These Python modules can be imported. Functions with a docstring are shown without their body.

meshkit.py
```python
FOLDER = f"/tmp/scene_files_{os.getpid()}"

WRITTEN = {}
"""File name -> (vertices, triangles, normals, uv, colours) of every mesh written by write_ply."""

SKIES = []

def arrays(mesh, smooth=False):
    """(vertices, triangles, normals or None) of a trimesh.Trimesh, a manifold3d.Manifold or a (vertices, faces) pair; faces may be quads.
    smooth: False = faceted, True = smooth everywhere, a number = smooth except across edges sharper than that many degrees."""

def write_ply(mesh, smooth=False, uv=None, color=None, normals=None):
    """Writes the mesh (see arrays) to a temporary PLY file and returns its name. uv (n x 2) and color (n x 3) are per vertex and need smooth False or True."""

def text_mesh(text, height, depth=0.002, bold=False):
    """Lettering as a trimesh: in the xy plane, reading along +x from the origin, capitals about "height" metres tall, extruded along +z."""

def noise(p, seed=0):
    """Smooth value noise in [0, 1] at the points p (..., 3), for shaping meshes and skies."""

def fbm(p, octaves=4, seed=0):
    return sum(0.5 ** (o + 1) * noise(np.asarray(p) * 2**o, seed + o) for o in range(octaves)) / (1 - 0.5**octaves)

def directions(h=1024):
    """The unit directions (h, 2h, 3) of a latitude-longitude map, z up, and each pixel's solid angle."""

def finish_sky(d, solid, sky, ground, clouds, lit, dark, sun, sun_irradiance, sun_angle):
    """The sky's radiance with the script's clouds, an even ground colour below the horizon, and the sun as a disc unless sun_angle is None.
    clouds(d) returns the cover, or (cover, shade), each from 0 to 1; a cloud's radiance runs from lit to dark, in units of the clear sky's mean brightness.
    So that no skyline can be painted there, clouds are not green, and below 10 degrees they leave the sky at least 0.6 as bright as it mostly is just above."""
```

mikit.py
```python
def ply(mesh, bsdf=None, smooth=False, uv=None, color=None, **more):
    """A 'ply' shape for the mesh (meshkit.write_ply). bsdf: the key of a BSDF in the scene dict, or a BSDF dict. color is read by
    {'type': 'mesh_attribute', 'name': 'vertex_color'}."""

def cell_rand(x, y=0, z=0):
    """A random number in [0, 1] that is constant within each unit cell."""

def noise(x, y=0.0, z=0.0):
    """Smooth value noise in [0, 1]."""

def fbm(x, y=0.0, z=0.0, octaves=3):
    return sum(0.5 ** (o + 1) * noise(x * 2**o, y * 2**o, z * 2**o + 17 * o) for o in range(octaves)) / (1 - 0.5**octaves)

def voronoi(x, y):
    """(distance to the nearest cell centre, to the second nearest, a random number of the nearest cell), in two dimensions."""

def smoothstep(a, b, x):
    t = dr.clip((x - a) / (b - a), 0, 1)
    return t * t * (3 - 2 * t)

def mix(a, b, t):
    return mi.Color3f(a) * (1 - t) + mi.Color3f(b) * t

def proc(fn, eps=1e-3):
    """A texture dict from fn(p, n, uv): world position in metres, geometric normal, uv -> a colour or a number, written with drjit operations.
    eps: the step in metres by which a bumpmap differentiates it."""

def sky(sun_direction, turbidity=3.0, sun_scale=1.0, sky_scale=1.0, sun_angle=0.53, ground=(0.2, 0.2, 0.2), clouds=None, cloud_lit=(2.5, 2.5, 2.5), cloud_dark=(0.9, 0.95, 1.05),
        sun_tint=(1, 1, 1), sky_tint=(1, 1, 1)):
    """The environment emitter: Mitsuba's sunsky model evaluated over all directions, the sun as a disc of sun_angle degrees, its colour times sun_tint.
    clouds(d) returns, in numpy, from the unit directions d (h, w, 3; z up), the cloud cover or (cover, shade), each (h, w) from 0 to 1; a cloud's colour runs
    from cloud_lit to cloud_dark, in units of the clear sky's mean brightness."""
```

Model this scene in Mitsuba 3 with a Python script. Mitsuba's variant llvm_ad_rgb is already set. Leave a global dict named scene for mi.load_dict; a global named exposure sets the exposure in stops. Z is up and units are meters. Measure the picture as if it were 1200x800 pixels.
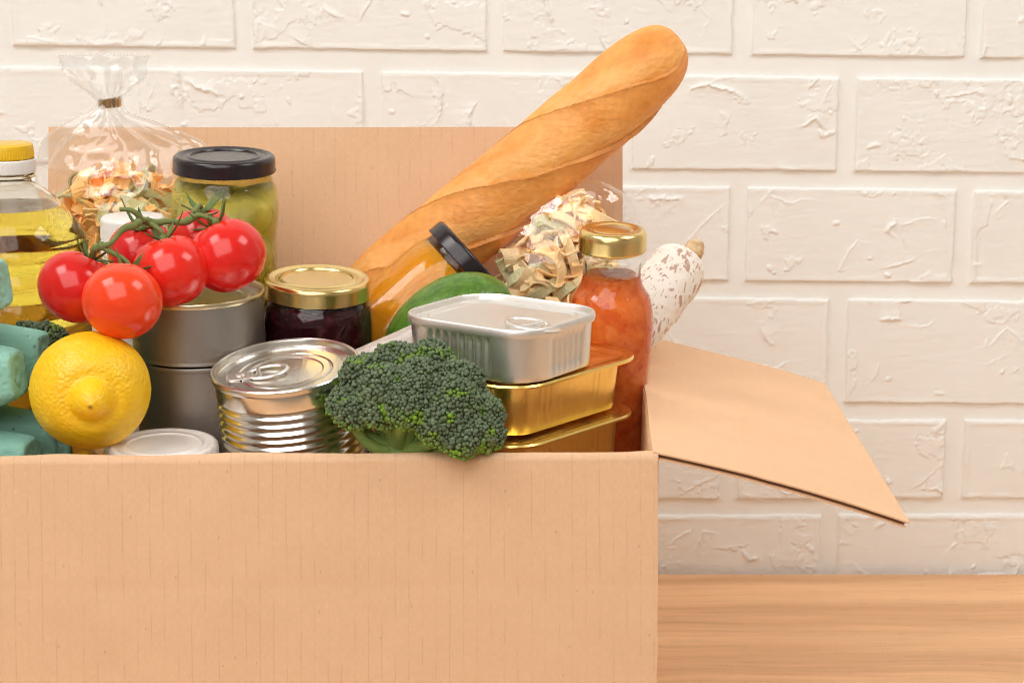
import math
import numpy as np
import trimesh
import drjit as dr
import mitsuba as mi
import mikit
import meshkit
from mikit import proc, noise, fbm, voronoi, cell_rand, smoothstep, mix

T = mi.ScalarTransform4f
scene, labels = {}, {}

# ------------------------------------------------------------------ camera, lamps, exposure
PITCH = math.radians(12.68)
CAM = np.array([0.0, -0.984, 0.535])
AIM = CAM + np.array([0.0, math.cos(PITCH), -math.sin(PITCH)])
scene['camera'] = {
    'type': 'thinlens', 'fov': 28.07, 'fov_axis': 'x', 'near_clip': 0.05, 'far_clip': 20.0,
    'aperture_radius': 0.0013, 'focus_distance': 1.075,
    'to_world': T().look_at(origin=CAM.tolist(), target=AIM.tolist(), up=[0, 0, 1])}
exposure = 0.0
LAMP_COLOUR = np.array([1.0, 0.985, 0.95])
# two square softboxes hang over the table, a large unseen one behind the camera is placed to light the fronts: (centre, point aimed at, half size, radiance)
UNSEEN_SOFTBOXES = [((-0.74, -0.22, 1.24), (-0.08, 0.15, 0.28), 0.23, 7.2),
             ((0.68, -0.10, 1.20), (-0.02, 0.15, 0.28), 0.23, 5.6),
             ((-0.45, -1.40, 1.50), (0.0, 0.20, 0.30), 0.90, 2.85)]


# ------------------------------------------------------------------ small tools
def rgb(*c):
    return {'type': 'rgb', 'value': [float(x) for x in c]}


def put(key, mesh, bsdf, smooth=False, **more):
    scene[key] = mikit.ply(mesh, bsdf, smooth, **more)
    return key


def name_it(key, label, category=None, group=None, kind=None):
    d = {'label': label}
    if category:
        d['category'] = category
    if group:
        d['group'] = group
    if kind:
        d['kind'] = kind
    labels[key] = d


def num(base, i):
    return base if i == 0 else f'{base}_{i:03d}'


def unit(v):
    v = np.asarray(v, float)
    return v / np.linalg.norm(v)


def frame(axis, hint=(1, 0, 0)):
    """Rotation matrix whose z column is the axis and whose x column lies near the hint."""
    z = unit(axis)
    x = np.asarray(hint, float)
    x = unit(x - z * (x @ z))
    return np.stack([x, np.cross(z, x), z], 1)


def pose(mesh, loc=(0, 0, 0), R=None):
    v, f = np.array(mesh.vertices), np.array(mesh.faces)
    if R is not None:
        v = v @ np.asarray(R).T
    return trimesh.Trimesh(v + np.asarray(loc, float), f, process=False)


def rot(ax, deg):
    a = math.radians(deg)
    c, s = math.cos(a), math.sin(a)
    return {'x': np.array([[1, 0, 0], [0, c, -s], [0, s, c]]),
            'y': np.array([[c, 0, s], [0, 1, 0], [-s, 0, c]]),
            'z': np.array([[c, -s, 0], [s, c, 0], [0, 0, 1.0]])}[ax]


def join(*ms):
    return trimesh.util.concatenate([trimesh.Trimesh(np.array(m.vertices), np.array(m.faces), process=False) for m in ms])


def loft(rings, cap0=False, cap1=False, closed=True):
    rings = np.asarray(rings, float)
    m, n = rings.shape[:2]
    v = rings.reshape(-1, 3)
    k = np.arange(n if closed else n - 1)
    k2 = (k + 1) % n
    faces = []
    for i in range(m - 1):
        a, b = i * n, (i + 1) * n
        faces.append(np.stack([a + k, a + k2, b + k2], 1))
        faces.append(np.stack([a + k, b + k2, b + k], 1))
    f = np.vstack(faces)
    if cap0:
        v = np.vstack([v, rings[0].mean(0)])
        f = np.vstack([f, np.stack([np.full(len(k), len(v) - 1), k2, k], 1)])
    if cap1:
        v = np.vstack([v, rings[-1].mean(0)])
        o = (m - 1) * n
        f = np.vstack([f, np.stack([np.full(len(k), len(v) - 1), o + k, o + k2], 1)])
    return trimesh.Trimesh(v, f, process=False)


def lathe(profile, n=96, warp=None):
    """Surface of revolution about z; profile runs from the bottom up the outside (outward normals)."""
    a = np.arange(n) * 2 * np.pi / n
    rings = [np.stack([max(r, 1e-6) * np.cos(a), max(r, 1e-6) * np.sin(a), np.full(n, z)], 1) for r, z in profile]
    rings = np.array(rings)
    if warp is not None:
        rings = warp(rings, a)
    return loft(rings)


def smooth_profile(pts, n=60):
    from scipy.interpolate import PchipInterpolator
    p = np.array(pts, float)
    s = np.r_[0, np.cumsum(np.linalg.norm(np.diff(p, axis=0), axis=1))]
    t = np.linspace(0, s[-1], n)
    return list(zip(PchipInterpolator(s, p[:, 0])(t), PchipInterpolator(s, p[:, 1])(t)))


def tube(points, radius, n=10, closed=False, flat=1.0, up=(0, 0, 1)):
    p = np.asarray(points, float)
    m = len(p)
    r = np.broadcast_to(np.asarray(radius, float), m)
    if closed:
        t = np.roll(p, -1, 0) - np.roll(p, 1, 0)
    else:
        t = np.gradient(p, axis=0)
    t /= np.linalg.norm(t, axis=1, keepdims=True)
    side = np.cross(t, np.asarray(up, float) + 1e-4)
    side /= np.linalg.norm(side, axis=1, keepdims=True)
    upv = np.cross(side, t)
    a = np.arange(n) * 2 * np.pi / n
    rings = p[:, None] + r[:, None, None] * (np.cos(a)[None, :, None] * side[:, None] + flat * np.sin(a)[None, :, None] * upv[:, None])
    if closed:
        rings = np.concatenate([rings, rings[:1]])
        return loft(rings)
    return loft(rings, True, True)


def spline(ctrl, n=40):
    from scipy.interpolate import CubicSpline
    c = np.asarray(ctrl, float)
    s = np.r_[0, np.cumsum(np.linalg.norm(np.diff(c, axis=0), axis=1))]
    return CubicSpline(s, c)(np.linspace(0, s[-1], n))


def rrect(a, b, r, n=12, seg=14):
    """Points of a rounded rectangle (half sizes a, b), anticlockwise, same count for any size."""
    pts = []
    for cx, cy, a0 in ((a - r, b - r, 0), (-a + r, b - r, 90), (-a + r, -b + r, 180), (a - r, -b + r, 270)):
        for t in np.linspace(a0, a0 + 90, n):
            pts.append((cx + r * math.cos(math.radians(t)), cy + r * math.sin(math.radians(t))))
        x0, y0 = pts[-1]
        nx, ny = {0: (-a + r, b), 90: (-a, -b + r), 180: (a - r, -b), 270: (a, b - r)}[a0]
        for t in np.linspace(0, 1, seg + 2)[1:-1]:
            pts.append((x0 + (nx - x0) * t, y0 + (ny - y0) * t))
    return np.array(pts)


def grid(P):
    """Mesh from an array (m, n, 3) of points."""
    m, n = P.shape[:2]
    i = np.arange(m * n).reshape(m, n)
    q = np.stack([i[:-1, :-1], i[1:, :-1], i[1:, 1:], i[:-1, 1:]], -1).reshape(-1, 4)
    f = np.vstack([q[:, [0, 1, 2]], q[:, [0, 2, 3]]])
    return trimesh.Trimesh(P.reshape(-1, 3), f, process=False)


def slab(P, thick, normal):
    """Closed sheet: grid P and its copy shifted by -thick along normal (vector or array like P)."""
    Q = P - thick * np.asarray(normal)
    a, b = grid(P), grid(Q)
    m, n = P.shape[:2]
    border = np.r_[[i * n for i in range(m)], [(m - 1) * n + j for j in range(1, n)], [i * n + n - 1 for i in range(m - 2, -1, -1)], [j for j in range(n - 2, 0, -1)]]
    k = len(border)
    o = m * n
    f = [a.faces, b.faces[:, ::-1] + o]
    nx = np.roll(border, -1)
    f.append(np.stack([border, border + o, nx + o], 1)[:, ::-1])
    f.append(np.stack([border, nx + o, nx], 1)[:, ::-1])
    return trimesh.Trimesh(np.vstack([a.vertices, b.vertices]), np.vstack(f), process=False)


def box(x0, x1, y0, y1, z0, z1):
    m = trimesh.creation.box(extents=(x1 - x0, y1 - y0, z1 - z0))
    m.apply_translation(((x0 + x1) / 2, (y0 + y1) / 2, (z0 + z1) / 2))
    return m


def sphere_dirs(n):
    i = np.arange(n) + 0.5
    ph = np.arccos(1 - 2 * i / n)
    th = np.pi * (1 + 5 ** 0.5) * i
    return np.stack([np.cos(th) * np.sin(ph), np.sin(th) * np.sin(ph), np.cos(ph)], 1)


# ------------------------------------------------------------------ materials
def two(b):
    return {'type': 'twosided', 'bsdf': b}


def bumped(b, fn, scale, eps=2e-4):
    return {'type': 'bumpmap', 'arbitrary': proc(fn, eps), 'scale': scale, 'bsdf': b}


def kraft(p, line):
    fibre = fbm(p.x * 900, p.y * 900, p.z * 420, 2)
    blotch = fbm(p.x * 45, p.y * 45, p.z * 45, 3)
    c = mix((0.645, 0.405, 0.242), (0.735, 0.478, 0.298), 0.55 * fibre + 0.45 * blotch)
    # pale and dark recycled-paper flecks
    a = cell_rand(p.x * 1300, p.y * 1300, p.z * 700)
    c = dr.select(a > 0.999, c * 0.82, dr.select(a < 0.004, c * 1.07, c))
    if line:
        u = p.x * 147 + 0.12 * noise(p.z * 40, p.x * 20)
        d = dr.abs(u - dr.floor(u) - 0.5)
        broken = 0.25 + 0.75 * smoothstep(0.48, 0.62, noise(p.z * 95 + 31 * dr.floor(u), dr.floor(u) * 3.7, 0.5))
        c = c * (1 - line * broken * (1 - smoothstep(0.018, 0.05, d)))
    return c


def flute_bump(p, n, uv):
    return 0.6 * dr.sin(p.x * 147 * 2 * math.pi) + 1.1 * fbm(p.x * 600, p.y * 600, p.z * 600, 2)


def kraft_bsdf(line, bump=None):
    b = {'type': 'principled', 'base_color': proc(lambda p, n, uv: kraft(p, line)), 'roughness': 0.75, 'specular': 0.25}
    return two(bumped(b, bump, 0.00006, 4e-4) if bump else b)


scene['mat_kraft_lined'] = kraft_bsdf(0.12, flute_bump)
scene['mat_kraft'] = kraft_bsdf(0.0)
scene['mat_kraft_core'] = two({'type': 'diffuse', 'reflectance': rgb(0.50, 0.34, 0.21)})


def plaster_colour(p, n, uv):
    return mix((0.80, 0.82, 0.80), (0.85, 0.875, 0.86), fbm(p.x * 22, p.y * 22, p.z * 30, 3))


def plaster_bump(p, n, uv):
    return fbm(p.x * 160, p.y * 160, p.z * 420, 3)


scene['mat_plaster'] = two(bumped({'type': 'principled', 'base_color': proc(plaster_colour), 'roughness': 0.5, 'specular': 0.35}, plaster_bump, 0.0003, 8e-4))


def wood(p, n, uv):
    w = 0.03 * (fbm(p.x * 4, p.y * 9, 0.3, 3) - 0.5) * 2
    y = p.y + w
    band = fbm(p.x * 2.6 + 3, y * 46, 0.7, 4)
    fine = fbm(p.x * 14, y * 420, 1.7, 3)
    c = mix((0.68, 0.38, 0.19), (0.87, 0.525, 0.285), smoothstep(0.30, 0.70, band))
    pores = smoothstep(0.72, 0.82, noise(p.x * 60, y * 1500, 0.2))
    return c * (0.84 + 0.27 * fine) * (1 - 0.12 * pores)


scene['mat_wood'] = two({'type': 'principled', 'base_color': proc(wood), 'roughness': 0.42, 'specular': 0.4})
scene['mat_room'] = two({'type': 'diffuse', 'reflectance': rgb(0.72, 0.71, 0.69)})
scene['mat_dark_floor'] = two({'type': 'diffuse', 'reflectance': rgb(0.30, 0.22, 0.16)})
scene['mat_softbox_cloth'] = two({'type': 'diffuse', 'reflectance': rgb(0.03, 0.03, 0.03)})


def metal(key, colour, rough, bump=None, scale=0.0):
    b = {'type': 'principled', 'base_color': rgb(*colour), 'metallic': 1.0, 'roughness': rough}
    scene[key] = two(bumped(b, bump, scale) if bump else b)


metal('mat_tin', (0.80, 0.77, 0.72), 0.17)
metal('mat_tin_lid', (0.74, 0.71, 0.66), 0.24, lambda p, n, uv: noise(p.x * 1500, p.y * 90, p.z * 90), 0.00004)
metal('mat_alu', (0.90, 0.885, 0.85), 0.36, lambda p, n, uv: fbm(p.x * 500, p.y * 500, p.z * 120, 2), 0.00006)
metal('mat_alu_lid', (0.93, 0.92, 0.89), 0.46, lambda p, n, uv: fbm(p.x * 500, p.y * 500, p.z * 120, 2), 0.00004)
metal('mat_gold_foil', (1.0, 0.74, 0.24), 0.28, lambda p, n, uv: fbm(p.x * 380, p.y * 380, p.z * 90, 2), 0.00012)
metal('mat_gold_lid', (0.86, 0.64, 0.27), 0.24)
metal('mat_can_rim', (0.74, 0.62, 0.42), 0.30)
metal('mat_bronze', (0.52, 0.33, 0.16), 0.28)
metal('mat_grey_can', (0.36, 0.325, 0.295), 0.48, lambda p, n, uv: fbm(p.x * 700, p.y * 700, p.z * 700, 2), 0.00003)
metal('mat_can_end', (0.50, 0.42, 0.37), 0.30)


def plastic(key, colour, alpha=0.12, ior=1.49):
    scene[key] = two({'type': 'roughplastic', 'diffuse_reflectance': rgb(*colour), 'alpha': alpha, 'int_ior': ior})


plastic('mat_black_lid', (0.018, 0.011, 0.015), 0.07)
plastic('mat_white_cap', (0.84, 0.82, 0.79), 0.15)
plastic('mat_yellow_cap', (0.85, 0.52, 0.02), 0.15)
plastic('mat_white_lid', (0.80, 0.77, 0.75), 0.12)

scene['mat_glass'] = {'type': 'dielectric', 'int_ior': 1.5, 'ext_ior': 1.0}
scene['mat_cavity'] = {'type': 'dielectric', 'int_ior': 1.0, 'ext_ior': 1.5}
scene['mat_film'] = {'type': 'thindielectric', 'int_ior': 1.5, 'ext_ior': 1.0}
scene['mat_film_haze'] = {'type': 'blendbsdf', 'weight': 0.10, 'a': {'type': 'thindielectric', 'int_ior': 1.5, 'ext_ior': 1.0}, 'b': {'type': 'twosided', 'bsdf': {'type': 'diffuse', 'reflectance': {'type': 'rgb', 'value': [0.85, 0.84, 0.82]}}}}  # white diffuse share stands in for crumple reflections, along with the haze of the film


def medium(key, sigma, albedo=(0, 0, 0)):
    k = max(sigma)
    scene[key] = {'type': 'homogeneous', 'sigma_t': rgb(*[x / k for x in sigma]), 'scale': float(k), 'albedo': rgb(*albedo)}


medium('med_oil', (0.6, 3.0, 28.0))
medium('med_brine', (3.2, 4.2, 24.0))

COL = {'type': 'mesh_attribute', 'name': 'vertex_color'}


def coloured(key, rough, spec=0.5, coat=0.0, bump=None, scale=0.0, eps=2e-4, **kw):
    b = {'type': 'principled', 'base_color': COL, 'roughness': rough, 'specular': spec, **kw}
    if coat:
        b['clearcoat'], b['clearcoat_gloss'] = coat, 0.9
    scene[key] = two(bumped(b, bump, scale, eps) if bump else b)


coloured('mat_tomato', 0.18, 0.5)
coloured('mat_stem', 0.55, 0.3)
coloured('mat_bread', 0.5, 0.4, bump=lambda p, n, uv: fbm(p.x * 420, p.y * 420, p.z * 420, 3) + 1.2 * (1 - dr.abs(2 * fbm(p.x * 170, p.y * 170, p.z * 230, 3) - 1)), scale=0.00035)
coloured('mat_broccoli', 0.55, 0.35)
coloured('mat_avocado', 0.33, 0.5, bump=lambda p, n, uv: fbm(p.x * 520, p.y * 520, p.z * 520, 2), scale=0.0003)
coloured('mat_pasta', 0.5, 0.4)
coloured('mat_matte', 0.6, 0.35)


def lemon_pits(p, n, uv):
    a = noise(p.x * 760, p.y * 760, p.z * 760)
    return smoothstep(0.25, 0.7, a) + 0.5 * fbm(p.x * 300, p.y * 300, p.z * 300, 2)


coloured('mat_lemon', 0.36, 0.5, bump=lemon_pits, scale=0.00022)


def pulp_colour(p, n, uv):
    c = mix((0.23, 0.49, 0.41), (0.29, 0.57, 0.48), fbm(p.x * 130, p.y * 130, p.z * 130, 3))
    fleck = cell_rand(p.x * 700, p.y * 700, p.z * 700)
    return dr.select(fleck > 0.994, c * 0.55, dr.select(fleck < 0.01, c * 1.2, c))


scene['mat_pulp'] = two(bumped({'type': 'principled', 'base_color': proc(pulp_colour), 'roughness': 0.8, 'specular': 0.2},
                               lambda p, n, uv: fbm(p.x * 330, p.y * 330, p.z * 330, 3), 0.0015))


def mould(p, n, uv):
    # fine streaks of red-brown casing between patches of white mould, drawn out along the sausage
    a = p.x * 0.43 + p.z * 0.36 + p.y * 0.83
    b = p.x * 0.9 - p.z * 0.43
    c = p.y * 0.6 - p.x * 0.3
    m = fbm(b * 700, a * 330, c * 700, 3)
    big = fbm(b * 90, a * 60, c * 90, 2)
    t = smoothstep(0.595, 0.680, m * 0.8 + big * 0.26)
    white = mix((0.80, 0.74, 0.66), (0.86, 0.82, 0.76), fbm(p.x * 700, p.y * 700, p.z * 700, 2))
    return mix(white, (0.40, 0.20, 0.13), t * 0.75)


scene['mat_salami'] = two(bumped({'type': 'principled', 'base_color': proc(mould), 'roughness': 0.75, 'specular': 0.2},
                                 lambda p, n, uv: fbm(p.x * 260, p.y * 260, p.z * 260, 3), 0.0009))


def sauce_colour(p, n, uv):
    a = fbm(p.x * 210, p.y * 210, p.z * 170, 3)
    c = mix((0.76, 0.185, 0.035), (0.85, 0.285, 0.065), smoothstep(0.3, 0.7, a))
    pulp = smoothstep(0.64, 0.70, fbm(p.x * 330, p.y * 330, p.z * 260, 2))
    skin = smoothstep(0.66, 0.70, fbm(p.x * 190 + 7, p.y * 190, p.z * 190, 2))
    return mix(mix(c, (0.90, 0.42, 0.12), pulp * 0.35), (0.60, 0.07, 0.018), skin * 0.45)


scene['mat_sauce'] = two({'type': 'diffuse', 'reflectance': proc(sauce_colour)})
scene['mat_jam'] = two({'type': 'diffuse', 'reflectance': proc(lambda p, n, uv: mix((0.05, 0.008, 0.014), (0.13, 0.022, 0.030), smoothstep(0.45, 0.75, fbm(p.x * 190, p.y * 190, p.z * 190, 3))))})
scene['mat_olive'] = two({'type': 'principled', 'base_color': proc(lambda p, n, uv: mix((0.62, 0.55, 0.11), (0.76, 0.70, 0.22), fbm(p.x * 120, p.y * 120, p.z * 120, 3))), 'roughness': 0.35})
scene['mat_honey'] = two({'type': 'diffuse', 'reflectance': proc(lambda p, n, uv: mix((0.82, 0.39, 0.012), (0.87, 0.46, 0.030), fbm(p.x * 60, p.y * 60, p.z * 60, 2)))})
scene['mat_packet'] = two({'type': 'roughplastic', 'diffuse_reflectance': rgb(0.52, 0.44, 0.39), 'alpha': 0.1})

# ------------------------------------------------------------------ unseen room surfaces, placed for bounced light and reflections, and the unseen lamps
TABLE_BACK = 0.5555


def wall_plate(key, P, bsdf):
    put(key, grid(np.array(P, float).reshape(2, 2, 3)), bsdf)
    labels[key] = {'kind': 'structure', 'label': 'unseen plain room surface, placed for bounced light and reflections'}


wall_plate('unseen_room_wall', [(-1.9, -2.2, -0.75), (-1.9, -2.2, 2.7), (1.9, -2.2, -0.75), (1.9, -2.2, 2.7)], 'mat_room')
wall_plate('unseen_room_wall_001', [(-1.9, -2.2, -0.75), (-1.9, -2.2, 2.7), (-1.9, 0.6, -0.75), (-1.9, 0.6, 2.7)], 'mat_room')
wall_plate('unseen_room_wall_002', [(1.9, -2.2, -0.75), (1.9, -2.2, 2.7), (1.9, 0.6, -0.75), (1.9, 0.6, 2.7)], 'mat_room')
wall_plate('unseen_ceiling', [(-1.9, -2.2, 2.7), (-1.9, 0.6, 2.7), (1.9, -2.2, 2.7), (1.9, 0.6, 2.7)], 'mat_room')
wall_plate('floor', [(-1.9, -2.2, -0.75), (-1.9, 0.6, -0.75), (1.9, -2.2, -0.75), (1.9, 0.6, -0.75)], 'mat_dark_floor')

for i, (c, aim, h, L) in enumerate(UNSEEN_SOFTBOXES):
    c = np.array(c)
    d = unit(np.array(aim) - c)
    R = frame(d, (0, 1, 0))
    key = num('unseen_softbox', i)
    face = grid(np.array([[(-h, -h, 0), (-h, h, 0)], [(h, -h, 0), (h, h, 0)]], float))
    f = pose(face, c, R)
    n = np.cross(f.vertices[f.faces[0, 1]] - f.vertices[f.faces[0, 0]], f.vertices[f.faces[0, 2]] - f.vertices[f.faces[0, 0]])
    if n @ d < 0:
        f = trimesh.Trimesh(f.vertices, f.faces[:, ::-1], process=False)
    put(key + '__diffuser', f, 'mat_room', emitter={'type': 'area', 'radiance': rgb(*(LAMP_COLOUR * L))})
    hood = loft([[(x * s, y * s, z) for x, y in ((-1, -1), (1, -1), (1, 1), (-1, 1))] for s, z in ((h + 0.012, 0.008), (h + 0.012, -0.03), (0.09, -0.26))], False, True)
    put(key + '__hood', pose(hood, c, R), 'mat_softbox_cloth')
    labels[key] = {'label': 'unseen black square lamp ' + ('hanging high on the left of the table', 'hanging high on the right of the table', 'of the largest size behind the camera, placed to light the fronts of the box and groceries')[i], 'category': 'lamp', 'group': 'unseen lamps around the table'}

# ------------------------------------------------------------------ table and brick wall
tb = box(-1.2, 1.2, -0.55, TABLE_BACK, -0.036, 0.0)
put('table', tb, 'mat_wood')
name_it('table', 'light oak wood table top in front of the white brick wall', 'table')

# x at the left and right end, then z of top left, top right, bottom left, bottom right of every brick face
BRICKS = [
 (-0.5709, -0.3921, 0.4886, 0.4868, 0.4154, 0.4132), (-0.3756, -0.2063, 0.4867, 0.4850, 0.4130, 0.4108),
 (-0.1955, -0.0178, 0.4849, 0.4832, 0.4107, 0.4085), (-0.0083, 0.1664, 0.4831, 0.4813, 0.4083, 0.4062),
 (0.1791, 0.3411, 0.4812, 0.4796, 0.4060, 0.4040), (0.3512, 0.5210, 0.4795, 0.4779, 0.4038, 0.4017),
 (-0.4690, -0.2937, 0.4000, 0.3978, 0.3255, 0.3238), (-0.2828, -0.1112, 0.3977, 0.3956, 0.3237, 0.3219),
 (-0.0996, 0.0785, 0.3954, 0.3932, 0.3218, 0.3200), (0.0900, 0.2476, 0.3931, 0.3911, 0.3199, 0.3183),
 (0.2592, 0.4260, 0.3910, 0.3889, 0.3181, 0.3164), (0.4376, 0.5986, 0.3887, 0.3867, 0.3163, 0.3147),
 (-0.5233, -0.3609, 0.3166, 0.3145, 0.2401, 0.2385), (-0.3479, -0.1854, 0.3144, 0.3123, 0.2384, 0.2369),
 (-0.1724, -0.0098, 0.3121, 0.3101, 0.2367, 0.2352), (0.0020, 0.1673, 0.3100, 0.3079, 0.2351, 0.2335),
 (0.1783, 0.3399, 0.3077, 0.3057, 0.2334, 0.2319), (0.3516, 0.5145, 0.3055, 0.3035, 0.2318, 0.2303),
 (-0.4541, -0.2817, 0.2287, 0.2268, 0.1431, 0.1416), (-0.2699, -0.1054, 0.2267, 0.2249, 0.1415, 0.1401),
 (-0.0935, 0.0705, 0.2248, 0.2229, 0.1400, 0.1385), (0.0823, 0.2457, 0.2228, 0.2210, 0.1384, 0.1370),
 (0.2583, 0.4250, 0.2209, 0.2190, 0.1369, 0.1354), (0.4369, 0.5998, 0.2189, 0.2171, 0.1353, 0.1339),
 (-0.5308, -0.3638, 0.1247, 0.1247, 0.0576, 0.0579), (-0.3505, -0.1836, 0.1247, 0.1247, 0.0579, 0.0582),
 (-0.1716, -0.0100, 0.1247, 0.1247, 0.0582, 0.0585), (0.0000, 0.1642, 0.1247, 0.1247, 0.0585, 0.0588),
 (0.1762, 0.3405, 0.1247, 0.1247, 0.0588, 0.0591), (0.3532, 0.5194, 0.1247, 0.1247, 0.0591, 0.0594),
 (-0.4454, -0.2767, 0.0457, 0.0462, -0.020, -0.020), (-0.2665, -0.1012, 0.0462, 0.0466, -0.020, -0.020),
 (-0.0891, 0.0661, 0.0467, 0.0471, -0.020, -0.020), (0.0776, 0.2456, 0.0471, 0.0475, -0.020, -0.020),
 (0.2570, 0.4264, 0.0476, 0.0480, -0.020, -0.020), (0.4385, 0.6071, 0.0481, 0.0485, -0.020, -0.020)]
# two more courses above the frame
for row, (z0, off) in enumerate(((0.494, -0.47), (0.576, -0.55))):
    for k in range(6):
        BRICKS.append((off + 0.18 * k, off + 0.18 * k + 0.168, z0 + 0.072, z0 + 0.072, z0, z0))
WALL_Y = 0.566


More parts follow.
